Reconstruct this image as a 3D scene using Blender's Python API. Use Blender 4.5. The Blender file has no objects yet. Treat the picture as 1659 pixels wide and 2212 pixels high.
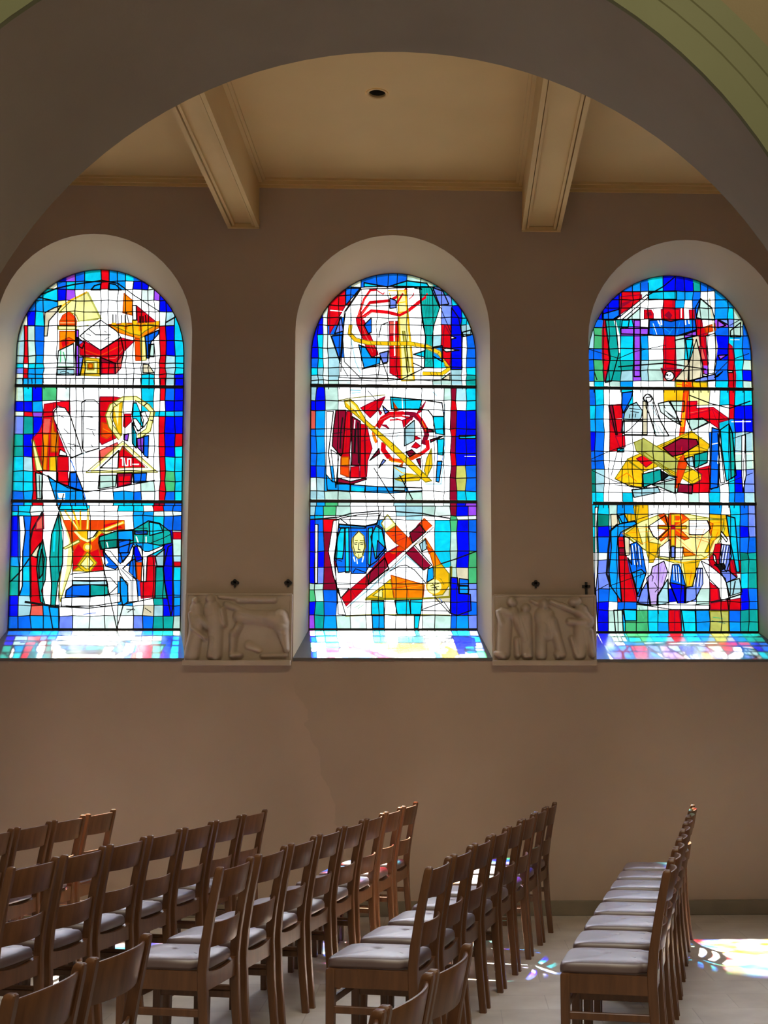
import bpy, bmesh, math, random
import numpy as np
from mathutils import Vector, Matrix, noise as mnoise
from mathutils.geometry import delaunay_2d_cdt

# ---------------------------------------------------------------- camera, world, sun, lights, exposure
scene = bpy.context.scene
col = scene.collection
R = math.radians
IMG_W, IMG_H, FPX = 1659.0, 2212.0, 2650.0
EYE = 1.52
YAW, PITCH = R(1.87), R(5.71)
PPX, PPY = 1067.0, 1255.0                    # principal point in the photo (shift lens)
WALL_Y, GLASS_Y = 9.03, 9.38                 # inner wall face, plane of the stained glass
ARCH_FAR, ARCH_NEAR = 6.30, 5.39             # the two faces of the arcade wall
SKY, SKY_HIGH = 4.2, 42.0                    # sky brightness behind the glass, near the horizon and high up

cam_data = bpy.data.cameras.new('camera')
cam = bpy.data.objects.new('camera', cam_data)
col.objects.link(cam)
cam.location = (0, 0, EYE)
cam.rotation_euler = (R(90) + PITCH, 0, -YAW)
cam_data.sensor_fit = 'VERTICAL'
cam_data.sensor_height = 36.0
cam_data.lens = FPX / IMG_H * 36.0
cam_data.shift_x = (IMG_W / 2 - PPX) / IMG_H
cam_data.shift_y = (PPY - IMG_H / 2) / IMG_H
scene.camera = cam

world = bpy.data.worlds.new('sky')
scene.world = world
world.use_nodes = True
wn = world.node_tree
# bright high sky round the sun, paler sky near the horizon, sunlit ground below it
tcw = wn.nodes.new('ShaderNodeTexCoord')
sep = wn.nodes.new('ShaderNodeSeparateXYZ')
up = wn.nodes.new('ShaderNodeMapRange')
up.interpolation_type = 'SMOOTHSTEP'
up.inputs['From Min'].default_value = 0.36
up.inputs['From Max'].default_value = 0.56
up.inputs['To Min'].default_value = SKY
up.inputs['To Max'].default_value = SKY_HIGH
dn = wn.nodes.new('ShaderNodeMapRange')
dn.interpolation_type = 'SMOOTHSTEP'
dn.inputs['From Min'].default_value = -0.08
dn.inputs['From Max'].default_value = 0.0
dn.inputs['To Min'].default_value = 1.3
dn.inputs['To Max'].default_value = 1.0
mul = wn.nodes.new('ShaderNodeMath')
mul.operation = 'MULTIPLY'
wn.links.new(tcw.outputs['Generated'], sep.inputs['Vector'])
wn.links.new(sep.outputs['Z'], up.inputs['Value'])
wn.links.new(sep.outputs['Z'], dn.inputs['Value'])
wn.links.new(up.outputs['Result'], mul.inputs[0])
wn.links.new(dn.outputs['Result'], mul.inputs[1])
wn.nodes['Background'].inputs[0].default_value = (0.93, 0.97, 1.0, 1)
wn.links.new(mul.outputs['Value'], wn.nodes['Background'].inputs[1])

def light(name, kind, loc, energy, color, **kw):
    l = bpy.data.lights.new(name, kind)
    l.energy = energy
    l.color = color
    for k, v in kw.items():
        setattr(l, k, v)
    o = bpy.data.objects.new(name, l)
    o.location = loc
    col.objects.link(o)
    return o

SUN_DIR = Vector((0.20, -1.0, -1.95))
sun = light('sun', 'SUN', (0, 14, 12), 190.0, (1.0, 0.95, 0.86), angle=R(1.6))
sun.rotation_euler = SUN_DIR.to_track_quat('-Z', 'Y').to_euler()
# added warm fill from high in the nave, aimed at the lower wall
nave = light('nave_fill_light', 'AREA', (1.0, -2.6, 8.7), 270.0, (1.0, 0.82, 0.52), shape='RECTANGLE', size=7.0, size_y=1.2)
nave.rotation_euler = Vector((0, 11.0, -7.4)).to_track_quat('-Z', 'Y').to_euler()

# added steep fill from under the nave ceiling, to brighten floor and seats
steep_fill = light('steep_fill_light', 'AREA', (0.5, 2.5, 9.3), 400.0, (1.0, 0.94, 0.86), shape='RECTANGLE', size=8.0, size_y=2.4)
steep_fill.rotation_euler = Vector((0, 2.0, -8.0)).to_track_quat('-Z', 'Y').to_euler()

vs = scene.view_settings
vs.view_transform = 'Standard'
vs.look = 'None'
vs.gamma = 1.0
vs.use_curve_mapping = False
vs.exposure = 0.0

# ---------------------------------------------------------------- helpers
CAM_ROT = Matrix.Rotation(-YAW, 3, 'Z') @ Matrix.Rotation(R(90) + PITCH, 3, 'X')

def ray(px, py):
    return CAM_ROT @ Vector(((px - PPX) / FPX, -(py - PPY) / FPX, -1.0))

def at_y(px, py, y):
    d = ray(px, py)
    t = y / d.y
    return Vector((d.x * t, y, EYE + d.z * t))

def at_z(px, py, z):
    d = ray(px, py)
    t = (z - EYE) / d.z
    return Vector((d.x * t, d.y * t, z))

def lin(c):
    c = c / 255.0
    return c / 12.92 if c <= 0.04045 else ((c + 0.055) / 1.055) ** 2.4

def rgb(r, g, b):
    return (lin(r), lin(g), lin(b), 1.0)

def link(o, parent=None):
    col.objects.link(o)
    if parent is not None:
        o.parent = parent
    return o

def build(name, bm, mats, parent=None, smooth=False, sharp=35):
    me = bpy.data.meshes.new(name)
    bm.normal_update()
    bm.to_mesh(me)
    bm.free()
    for m in (mats if isinstance(mats, (list, tuple)) else [mats]):
        me.materials.append(m)
    if smooth:
        me.polygons.foreach_set('use_smooth', [True] * len(me.polygons))
        me.set_sharp_from_angle(angle=R(sharp))
    return link(bpy.data.objects.new(name, me), parent)

def empty(name, loc=(0, 0, 0), rz=0.0):
    o = bpy.data.objects.new(name, None)
    o.empty_display_size = 0.1
    o.location = loc
    o.rotation_euler = (0, 0, rz)
    return link(o)

def tag(o, label, cat, group=None):
    o['label'] = label
    o['category'] = cat
    if group:
        o['group'] = group
    return o

def struct(o, label=None):
    o['kind'] = 'structure'
    if label:
        o['label'] = label
    return o

def box(bm, x0, x1, y0, y1, z0, z1):
    v = [bm.verts.new(p) for p in ((x0, y0, z0), (x1, y0, z0), (x1, y1, z0), (x0, y1, z0),
                                   (x0, y0, z1), (x1, y0, z1), (x1, y1, z1), (x0, y1, z1))]
    for f in ((3, 2, 1, 0), (4, 5, 6, 7), (0, 1, 5, 4), (1, 2, 6, 5), (2, 3, 7, 6), (3, 0, 4, 7)):
        bm.faces.new([v[i] for i in f])

def bevel_all(bm, w, seg=2):
    bmesh.ops.bevel(bm, geom=list(bm.edges), offset=w, segments=seg, profile=0.6, affect='EDGES', clamp_overlap=True)

def loft(bm, rings, closed=False, cap=False):
    rows = [[bm.verts.new(p) for p in r] for r in rings]
    n = len(rows[0])
    for a, b in zip(rows, rows[1:]):
        for i in range(n if closed else n - 1):
            j = (i + 1) % n
            bm.faces.new((a[i], a[j], b[j], b[i]))
    if cap:
        bm.faces.new(list(reversed(rows[0])))
        bm.faces.new(rows[-1])
    return rows

def inside(pts, poly):
    """vectorised even-odd test: pts (n,2), poly (m,2)"""
    x, y = pts[:, 0], pts[:, 1]
    r = np.zeros(len(pts), bool)
    m = len(poly)
    for i in range(m):
        x0, y0 = poly[i]
        x1, y1 = poly[(i + 1) % m]
        if y0 == y1:
            continue
        c = (y0 > y) != (y1 > y)
        r ^= c & (x < (x1 - x0) * (y - y0) / (y1 - y0) + x0)
    return r

def triangulate(loops, eps=1e-4):
    """constrained triangulation of the plane that keeps every loop as edges"""
    vs_, es_ = [], []
    for lp in loops:
        b = len(vs_)
        n = len(lp)
        vs_ += [Vector(p) for p in lp]
        es_ += [(b + i, b + (i + 1) % n) for i in range(n)]
    out = delaunay_2d_cdt(vs_, es_, [], 0, eps, False)
    return [tuple(v) for v in out[0]], [tuple(f) for f in out[2]]

def panel(outer, holes, to3d):
    """flat panel with holes, as a bmesh"""
    V, F = triangulate([outer] + list(holes), 1e-5)
    c = np.array([[sum(V[i][k] for i in f) / len(f) for k in (0, 1)] for f in F])
    keep = inside(c, outer)
    for h in holes:
        keep &= ~inside(c, h)
    bm = bmesh.new()
    used = {}
    for f, k in zip(F, keep):
        if not k:
            continue
        vv = []
        for i in f:
            if i not in used:
                used[i] = bm.verts.new(to3d(*V[i]))
            vv.append(used[i])
        bm.faces.new(vv)
    return bm

# ---------------------------------------------------------------- materials
def nodes(name):
    m = bpy.data.materials.new(name)
    m.use_nodes = True
    nt = m.node_tree
    return m, nt, nt.nodes['Principled BSDF']

def N(nt, t, **kw):
    n = nt.nodes.new(t)
    for k, v in kw.items():
        setattr(n, k, v)
    return n

def plaster(name, c0, c1, rough=0.9, scale=1.2, bump=0.12):
    m, nt, b = nodes(name)
    tc = N(nt, 'ShaderNodeTexCoord')
    n1 = N(nt, 'ShaderNodeTexNoise')
    n1.inputs['Scale'].default_value = scale
    n1.inputs['Detail'].default_value = 5
    n2 = N(nt, 'ShaderNodeTexNoise')
    n2.inputs['Scale'].default_value = 90
    n2.inputs['Detail'].default_value = 3
    rp = N(nt, 'ShaderNodeValToRGB')
    rp.color_ramp.elements[0].position = 0.32
    rp.color_ramp.elements[1].position = 0.7
    rp.color_ramp.elements[0].color = c0
    rp.color_ramp.elements[1].color = c1
    bp = N(nt, 'ShaderNodeBump')
    bp.inputs['Strength'].default_value = bump
    bp.inputs['Distance'].default_value = 0.004
    for n in (n1, n2):
        nt.links.new(tc.outputs['Object'], n.inputs['Vector'])
    nt.links.new(n1.outputs['Fac'], rp.inputs['Fac'])
    nt.links.new(n2.outputs['Fac'], bp.inputs['Height'])
    nt.links.new(rp.outputs['Color'], b.inputs['Base Color'])
    nt.links.new(bp.outputs['Normal'], b.inputs['Normal'])
    b.inputs['Roughness'].default_value = rough
    return m

M = {}
M['wall'] = plaster('wall_plaster', (0.435, 0.345, 0.27, 1), (0.485, 0.385, 0.305, 1))
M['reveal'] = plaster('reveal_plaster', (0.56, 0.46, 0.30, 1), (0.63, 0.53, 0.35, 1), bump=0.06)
M['ceiling'] = plaster('ceiling_plaster', (0.62, 0.435, 0.19, 1), (0.70, 0.505, 0.235, 1), scale=0.9)
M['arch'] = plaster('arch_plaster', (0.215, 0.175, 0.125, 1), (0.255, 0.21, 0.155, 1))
M['archivolt'] = plaster('archivolt_plaster', (0.125, 0.13, 0.052, 1), (0.145, 0.15, 0.062, 1), bump=0.05)  # green of the light falling on the archivolt, put into its plaster colour
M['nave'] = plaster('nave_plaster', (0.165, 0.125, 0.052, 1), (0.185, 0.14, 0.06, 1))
M['stone'] = plaster('relief_stone', (0.48, 0.40, 0.32, 1), (0.56, 0.47, 0.38, 1), scale=6, bump=0.2)
M['base'] = plaster('baseboard_stone', (0.20, 0.17, 0.12, 1), (0.26, 0.22, 0.16, 1), scale=4)

def pale_band(m):
    """a band of paler plaster that fades out to its left, with a ragged edge running down to the right"""
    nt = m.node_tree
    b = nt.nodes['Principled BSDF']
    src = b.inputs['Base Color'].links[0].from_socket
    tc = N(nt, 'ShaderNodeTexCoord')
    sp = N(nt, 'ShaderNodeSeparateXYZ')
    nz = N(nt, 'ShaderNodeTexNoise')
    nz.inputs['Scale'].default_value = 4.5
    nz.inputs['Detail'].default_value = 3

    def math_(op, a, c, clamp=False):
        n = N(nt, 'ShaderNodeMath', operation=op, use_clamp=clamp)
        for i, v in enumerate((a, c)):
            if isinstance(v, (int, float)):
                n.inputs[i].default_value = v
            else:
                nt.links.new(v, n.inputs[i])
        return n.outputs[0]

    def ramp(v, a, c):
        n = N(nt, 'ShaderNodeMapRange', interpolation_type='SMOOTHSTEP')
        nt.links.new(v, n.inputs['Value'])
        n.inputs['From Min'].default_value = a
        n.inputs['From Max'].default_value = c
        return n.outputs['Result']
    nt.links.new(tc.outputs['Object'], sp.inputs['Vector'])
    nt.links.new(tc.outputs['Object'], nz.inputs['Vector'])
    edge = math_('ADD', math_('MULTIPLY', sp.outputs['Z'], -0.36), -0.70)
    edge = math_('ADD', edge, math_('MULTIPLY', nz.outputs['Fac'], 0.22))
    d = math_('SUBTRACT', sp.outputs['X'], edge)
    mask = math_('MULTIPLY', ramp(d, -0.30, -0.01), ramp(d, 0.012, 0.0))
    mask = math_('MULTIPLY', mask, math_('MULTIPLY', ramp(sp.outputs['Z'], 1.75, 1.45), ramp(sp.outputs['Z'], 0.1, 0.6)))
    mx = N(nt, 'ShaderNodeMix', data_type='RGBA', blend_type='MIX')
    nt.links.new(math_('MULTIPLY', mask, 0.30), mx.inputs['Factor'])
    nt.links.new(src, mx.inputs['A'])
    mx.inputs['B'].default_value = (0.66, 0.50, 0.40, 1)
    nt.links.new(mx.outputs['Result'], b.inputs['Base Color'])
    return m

def simple(name, c, rough=0.5, metal=0.0, spec=0.5):
    m, nt, b = nodes(name)
    b.inputs['Base Color'].default_value = c
    b.inputs['Roughness'].default_value = rough
    b.inputs['Metallic'].default_value = metal
    b.inputs['Specular IOR Level'].default_value = spec
    return m

M['wall_marked'] = pale_band(plaster('marked_wall_plaster', (0.435, 0.345, 0.27, 1), (0.485, 0.385, 0.305, 1)))
M['iron'] = simple('dark_iron', (0.012, 0.010, 0.009, 1), 0.6)
M['lead'] = simple('lead_came', (0.015, 0.015, 0.016, 1), 0.7)
M['dark'] = simple('dark_opening', (0.006, 0.006, 0.006, 1), 0.9)

def wood(name, c0, c1):
    m, nt, b = nodes(name)
    tc = N(nt, 'ShaderNodeTexCoord')
    mp = N(nt, 'ShaderNodeMapping')
    mp.inputs['Scale'].default_value = (26, 26, 3)
    n1 = N(nt, 'ShaderNodeTexNoise')
    n1.inputs['Scale'].default_value = 1.3
    n1.inputs['Detail'].default_value = 6
    n1.inputs['Distortion'].default_value = 0.6
    rp = N(nt, 'ShaderNodeValToRGB')
    rp.color_ramp.elements[0].position = 0.3
    rp.color_ramp.elements[1].position = 0.72
    rp.color_ramp.elements[0].color = c0
    rp.color_ramp.elements[1].color = c1
    nt.links.new(tc.outputs['Object'], mp.inputs['Vector'])
    nt.links.new(mp.outputs['Vector'], n1.inputs['Vector'])
    nt.links.new(n1.outputs['Fac'], rp.inputs['Fac'])
    nt.links.new(rp.outputs['Color'], b.inputs['Base Color'])
    b.inputs['Roughness'].default_value = 0.36
    return m

M['wood'] = wood('chair_wood', (0.088, 0.036, 0.013, 1), (0.150, 0.064, 0.024, 1))

def leather():
    m, nt, b = nodes('seat_leatherette')
    tc = N(nt, 'ShaderNodeTexCoord')
    n1 = N(nt, 'ShaderNodeTexNoise')
    n1.inputs['Scale'].default_value = 160
    bp = N(nt, 'ShaderNodeBump')
    bp.inputs['Strength'].default_value = 0.12
    bp.inputs['Distance'].default_value = 0.001
    nt.links.new(tc.outputs['Object'], n1.inputs['Vector'])
    nt.links.new(n1.outputs['Fac'], bp.inputs['Height'])
    nt.links.new(bp.outputs['Normal'], b.inputs['Normal'])
    b.inputs['Base Color'].default_value = (0.060, 0.020, 0.022, 1)
    b.inputs['Roughness'].default_value = 0.5
    b.inputs['Specular IOR Level'].default_value = 1.0
    b.inputs['Coat Weight'].default_value = 1.0
    b.inputs['Coat IOR'].default_value = 2.0
    b.inputs['Coat Roughness'].default_value = 0.5
    return m

M['leather'] = leather()

def floor_mat():
    m, nt, b = nodes('floor_stone_tiles')
    tc = N(nt, 'ShaderNodeTexCoord')
    br = N(nt, 'ShaderNodeTexBrick')
    br.offset = 0.5
    br.inputs['Scale'].default_value = 1.0
    br.inputs['Brick Width'].default_value = 0.48
    br.inputs['Row Height'].default_value = 0.30
    br.inputs['Mortar Size'].default_value = 0.003
    br.inputs['Mortar Smooth'].default_value = 0.2
    br.inputs['Color1'].default_value = (0.50, 0.46, 0.40, 1)
    br.inputs['Color2'].default_value = (0.58, 0.54, 0.48, 1)
    br.inputs['Mortar'].default_value = (0.42, 0.385, 0.345, 1)
    n1 = N(nt, 'ShaderNodeTexNoise')
    n1.inputs['Scale'].default_value = 5
    n1.inputs['Detail'].default_value = 6
    mx = N(nt, 'ShaderNodeMix', data_type='RGBA', blend_type='OVERLAY')
    mx.inputs['Factor'].default_value = 0.35
    nt.links.new(tc.outputs['Object'], br.inputs['Vector'])
    nt.links.new(tc.outputs['Object'], n1.inputs['Vector'])
    nt.links.new(br.outputs['Color'], mx.inputs['A'])
    nt.links.new(n1.outputs['Fac'], mx.inputs['B'])
    nt.links.new(mx.outputs['Result'], b.inputs['Base Color'])
    b.inputs['Roughness'].default_value = 0.48
    b.inputs['IOR'].default_value = 1.8
    return m

M['floor'] = floor_mat()

def sill_mat():
    m, nt, b = nodes('sill_marble')
    tc = N(nt, 'ShaderNodeTexCoord')
    n1 = N(nt, 'ShaderNodeTexNoise')
    n1.inputs['Scale'].default_value = 7
    n1.inputs['Detail'].default_value = 7
    n1.inputs['Distortion'].default_value = 1.2
    rp = N(nt, 'ShaderNodeValToRGB')
    rp.color_ramp.elements[0].color = (0.11, 0.108, 0.105, 1)
    rp.color_ramp.elements[1].color = (0.155, 0.152, 0.148, 1)
    nt.links.new(tc.outputs['Object'], n1.inputs['Vector'])
    nt.links.new(n1.outputs['Fac'], rp.inputs['Fac'])
    nt.links.new(rp.outputs['Color'], b.inputs['Base Color'])
    b.inputs['Roughness'].default_value = 0.22
    return m

M['sill'] = sill_mat()

def glass_mat():
    m = bpy.data.materials.new('stained_glass')
    m.use_nodes = True
    nt = m.node_tree
    nt.nodes.clear()
    out = N(nt, 'ShaderNodeOutputMaterial')
    at = N(nt, 'ShaderNodeAttribute', attribute_name='pane_colour')
    tc = N(nt, 'ShaderNodeTexCoord')
    n1 = N(nt, 'ShaderNodeTexNoise')                 # uneven, streaky antique glass
    n1.inputs['Scale'].default_value = 9
    n1.inputs['Detail'].default_value = 4
    n1.inputs['Distortion'].default_value = 0.8
    mr = N(nt, 'ShaderNodeMapRange')
    mr.inputs['From Min'].default_value = 0.3
    mr.inputs['From Max'].default_value = 0.7
    mr.inputs['To Min'].default_value = 0.72
    mr.inputs['To Max'].default_value = 1.06
    mx = N(nt, 'ShaderNodeMix', data_type='RGBA', blend_type='MULTIPLY')
    mx.inputs['Factor'].default_value = 1.0
    tr = N(nt, 'ShaderNodeBsdfTransparent')
    gl = N(nt, 'ShaderNodeBsdfGlossy')
    gl.inputs['Roughness'].default_value = 0.15
    ms = N(nt, 'ShaderNodeMixShader')
    ms.inputs['Fac'].default_value = 0.015
    nt.links.new(tc.outputs['Object'], n1.inputs['Vector'])
    nt.links.new(n1.outputs['Fac'], mr.inputs['Value'])
    nt.links.new(at.outputs['Color'], mx.inputs['A'])
    nt.links.new(mr.outputs['Result'], mx.inputs['B'])
    nt.links.new(mx.outputs['Result'], tr.inputs['Color'])
    nt.links.new(tr.outputs['BSDF'], ms.inputs[1])
    nt.links.new(gl.outputs['BSDF'], ms.inputs[2])
    nt.links.new(ms.outputs['Shader'], out.inputs['Surface'])
    return m

M['glass'] = glass_mat()

# ---------------------------------------------------------------- the setting
X0, X1, Y0 = -7.5, 7.5, -6.5
CEIL_Z = at_y(840, 392, WALL_Y).z
NAVE_Z = 9.5

bm = bmesh.new()
box(bm, X0, X1, Y0, WALL_Y + 0.6, -0.12, 0.0)
struct(build('floor', bm, M['floor']))

# outlines of the three windows, traced at the wall face and at the glass
WIN = [  # wall face: left, right, top, bottom-left, bottom-right, sill y | glass: left, right, top, bottom-left, bottom-right, bottom y
    dict(o=(-9, 415, 505, -35, 399, 1422), g=(36, 398, 583, 17, 390, 1360)),
    dict(o=(638, 1058, 508, 633, 1063, 1421), g=(672, 1028, 591, 667, 1031, 1360)),
    dict(o=(1271, 1692, 518, 1287, 1717, 1424), g=(1270, 1623, 596, 1285, 1639, 1366)),
]

def arch_outline(l, r, top, bl, br, bot, n=28):
    """px outline: bottom-left, up the left jamb, round the head, down the right jamb"""
    rad = (r - l) / 2
    cx, cy = (l + r) / 2, top + (r - l) / 2
    pts = [(bl, bot)]
    for k in range(n + 1):
        a = math.pi - math.pi * k / n
        pts.append((cx + rad * math.cos(a), cy - rad * math.sin(a)))
    pts.append((br, bot))
    return pts

holes = []
for w in WIN:
    w['opx'] = arch_outline(*w['o'])
    w['gpx'] = arch_outline(*w['g'])
    w['o3'] = [at_y(x, y, WALL_Y) for x, y in w['opx']]
    w['g3'] = [at_y(x, y, GLASS_Y) for x, y in w['gpx']]
    holes.append([(p.x, p.z) for p in w['o3']])
bm = panel([(X0, 0), (X1, 0), (X1, CEIL_Z), (X0, CEIL_Z)], holes, lambda a, b: (a, WALL_Y, b))
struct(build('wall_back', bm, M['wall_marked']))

bm = bmesh.new()
box(bm, X0, X1, WALL_Y - 0.022, WALL_Y + 0.02, 0, 0.105)
bevel_all(bm, 0.004, 1)
struct(build('baseboard_back', bm, M['base']))

# aisle ceiling with the hole of a recessed lamp
LAMP = at_z(815, 202, CEIL_Z)
LAMP_R = 0.058
hole = [(LAMP.x + LAMP_R * math.cos(a * math.pi / 16), LAMP.y + LAMP_R * math.sin(a * math.pi / 16)) for a in range(32)]
bm = panel([(X0, ARCH_FAR), (X1, ARCH_FAR), (X1, WALL_Y + 0.01), (X0, WALL_Y + 0.01)], [hole], lambda a, b: (a, b, CEIL_Z))
struct(build('ceiling_aisle', bm, M['ceiling']))
t = tag(empty('recessed_ceiling_lamp', (LAMP.x, LAMP.y, CEIL_Z)), 'small dark round recessed lamp in the ceiling between the two beams', 'ceiling lamp')
bm = bmesh.new()
prof = [(LAMP_R + 0.016, -0.001), (LAMP_R + 0.014, -0.006), (LAMP_R + 0.002, -0.007), (LAMP_R - 0.004, -0.002), (LAMP_R - 0.004, 0.012)]
loft(bm, [[(r * math.cos(a * math.pi / 20), r * math.sin(a * math.pi / 20), z) for a in range(40)] for r, z in prof], closed=True)
build('trim_ring', bm, M['ceiling'], t, smooth=True)
bm = bmesh.new()
prof = [(LAMP_R - 0.003, 0.008), (LAMP_R - 0.006, 0.06), (0.03, 0.10)]
loft(bm, [[(r * math.cos(a * math.pi / 20), r * math.sin(a * math.pi / 20), z) for a in range(40)] for r, z in prof], closed=True, cap=False)
bm.faces.new([bm.verts.new((0.03 * math.cos(a * math.pi / 20), 0.03 * math.sin(a * math.pi / 20), 0.10)) for a in range(40)])
build('housing', bm, M['dark'], t, smooth=True)

# ceiling beams
def beam(name, l, r, yb):
    a, b = at_y(l, yb, WALL_Y), at_y(r, yb, WALL_Y)
    zb = (a.z + b.z) / 2
    x0, x1 = a.x, b.x
    root = struct(empty(name, ((x0 + x1) / 2, WALL_Y, zb)))
    cx = root.location.x
    bm = bmesh.new()
    box(bm, x0 - cx, x1 - cx, ARCH_FAR - WALL_Y, 0.0, 0.034, CEIL_Z - zb)
    build('beam_core', bm, M['ceiling'], root)
    bm = bmesh.new()
    w = x1 - x0
    for s0, s1, z0, z1 in ((0, 0.024, 0.0, 0.06), (0.031, 0.050, 0.012, 0.05)):
        for k in (0, 1):
            p, q = (x0 + s0, x0 + s1) if k == 0 else (x1 - s1, x1 - s0)
            box(bm, p - cx - (0.006 if k == 0 and s0 == 0 else 0), q - cx + (0.006 if k == 1 and s0 == 0 else 0), ARCH_FAR - WALL_Y, -0.001, z0, z1)
    box(bm, x0 - cx - 0.006, x1 - cx + 0.006, -0.02, 0.0, -0.004, 0.03)
    build('edge_moulding', bm, M['ceiling'], root)
    bm = bmesh.new()
    for s in (-1, 1):
        xs = x0 - cx if s < 0 else x1 - cx
        for d, h in ((0.05, 0.016), (0.028, 0.034)):
            p, q = sorted((xs, xs + s * d))
            box(bm, p, q, ARCH_FAR - WALL_Y, -0.001, CEIL_Z - zb - h, CEIL_Z - zb)
    build('cornice_strip', bm, M['ceiling'], root)
    return x0, x1

b1 = beam('ceiling_beam', 494, 559, 493)
b2 = beam('ceiling_beam.001', 1128, 1209, 500)
bm = bmesh.new()
for xa, xb in ((X0, b1[0]), (b1[1], b2[0]), (b2[1], X1)):
    for d, h in ((0.045, 0.018), (0.03, 0.045), (0.012, 0.065)):
        box(bm, xa, xb, WALL_Y - d, WALL_Y, CEIL_Z - h, CEIL_Z)
struct(build('trim_cornice', bm, M['ceiling']))

# arcade wall with the big arch
def ring_px(cx, cy, r, y, n=64, a0=-8, a1=188):
    return [at_y(cx + r * math.cos(R(a)), cy - r * math.sin(R(a)), y) for a in np.linspace(a1, a0, n)]

far = ring_px(845, 1096, 984, ARCH_FAR)
near = ring_px(700, 975, 1150, ARCH_NEAR)
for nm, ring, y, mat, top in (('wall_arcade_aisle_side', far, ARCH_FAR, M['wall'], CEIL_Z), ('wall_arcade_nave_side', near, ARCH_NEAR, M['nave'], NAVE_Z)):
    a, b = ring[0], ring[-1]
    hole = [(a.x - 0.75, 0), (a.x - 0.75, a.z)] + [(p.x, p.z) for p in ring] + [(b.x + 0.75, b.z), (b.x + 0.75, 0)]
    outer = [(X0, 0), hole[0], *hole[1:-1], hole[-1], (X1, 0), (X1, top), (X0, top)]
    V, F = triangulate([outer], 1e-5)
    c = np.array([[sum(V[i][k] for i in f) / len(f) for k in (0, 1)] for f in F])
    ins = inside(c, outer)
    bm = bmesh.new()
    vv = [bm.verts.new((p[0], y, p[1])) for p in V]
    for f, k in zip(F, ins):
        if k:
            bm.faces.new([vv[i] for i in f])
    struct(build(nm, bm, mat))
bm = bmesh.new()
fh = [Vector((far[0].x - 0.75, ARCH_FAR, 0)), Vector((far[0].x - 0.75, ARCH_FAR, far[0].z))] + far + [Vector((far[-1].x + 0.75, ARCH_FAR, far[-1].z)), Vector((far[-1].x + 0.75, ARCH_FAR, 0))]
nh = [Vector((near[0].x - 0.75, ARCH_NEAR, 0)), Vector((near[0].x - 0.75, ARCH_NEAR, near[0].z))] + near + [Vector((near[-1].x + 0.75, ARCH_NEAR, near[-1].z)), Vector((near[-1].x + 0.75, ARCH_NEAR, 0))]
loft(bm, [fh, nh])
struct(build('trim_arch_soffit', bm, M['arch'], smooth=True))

# moulded archivolt round the nave face of the arch
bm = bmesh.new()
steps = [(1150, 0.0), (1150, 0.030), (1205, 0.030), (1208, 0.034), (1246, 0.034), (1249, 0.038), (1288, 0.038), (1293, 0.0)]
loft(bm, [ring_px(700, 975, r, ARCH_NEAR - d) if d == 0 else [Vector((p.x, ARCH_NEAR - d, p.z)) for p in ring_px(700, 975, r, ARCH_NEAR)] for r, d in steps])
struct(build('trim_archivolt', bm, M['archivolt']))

# rest of the church behind and beside the camera
def wallq(name, pts, mat):
    bm = bmesh.new()
    bm.faces.new([bm.verts.new(p) for p in pts])
    struct(build(name, bm, mat))

wallq('wall_left', [(X0, Y0, 0), (X0, WALL_Y, 0), (X0, WALL_Y, NAVE_Z), (X0, Y0, NAVE_Z)], M['wall'])
wallq('wall_right', [(X1, Y0, 0), (X1, Y0, NAVE_Z), (X1, WALL_Y, NAVE_Z), (X1, WALL_Y, 0)], M['wall'])
wallq('wall_front', [(X0, Y0, 0), (X0, Y0, NAVE_Z), (X1, Y0, NAVE_Z), (X1, Y0, 0)], M['wall'])
wallq('ceiling_nave', [(X0, Y0, NAVE_Z), (X0, ARCH_NEAR, NAVE_Z), (X1, ARCH_NEAR, NAVE_Z), (X1, Y0, NAVE_Z)], M['nave'])

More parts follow.
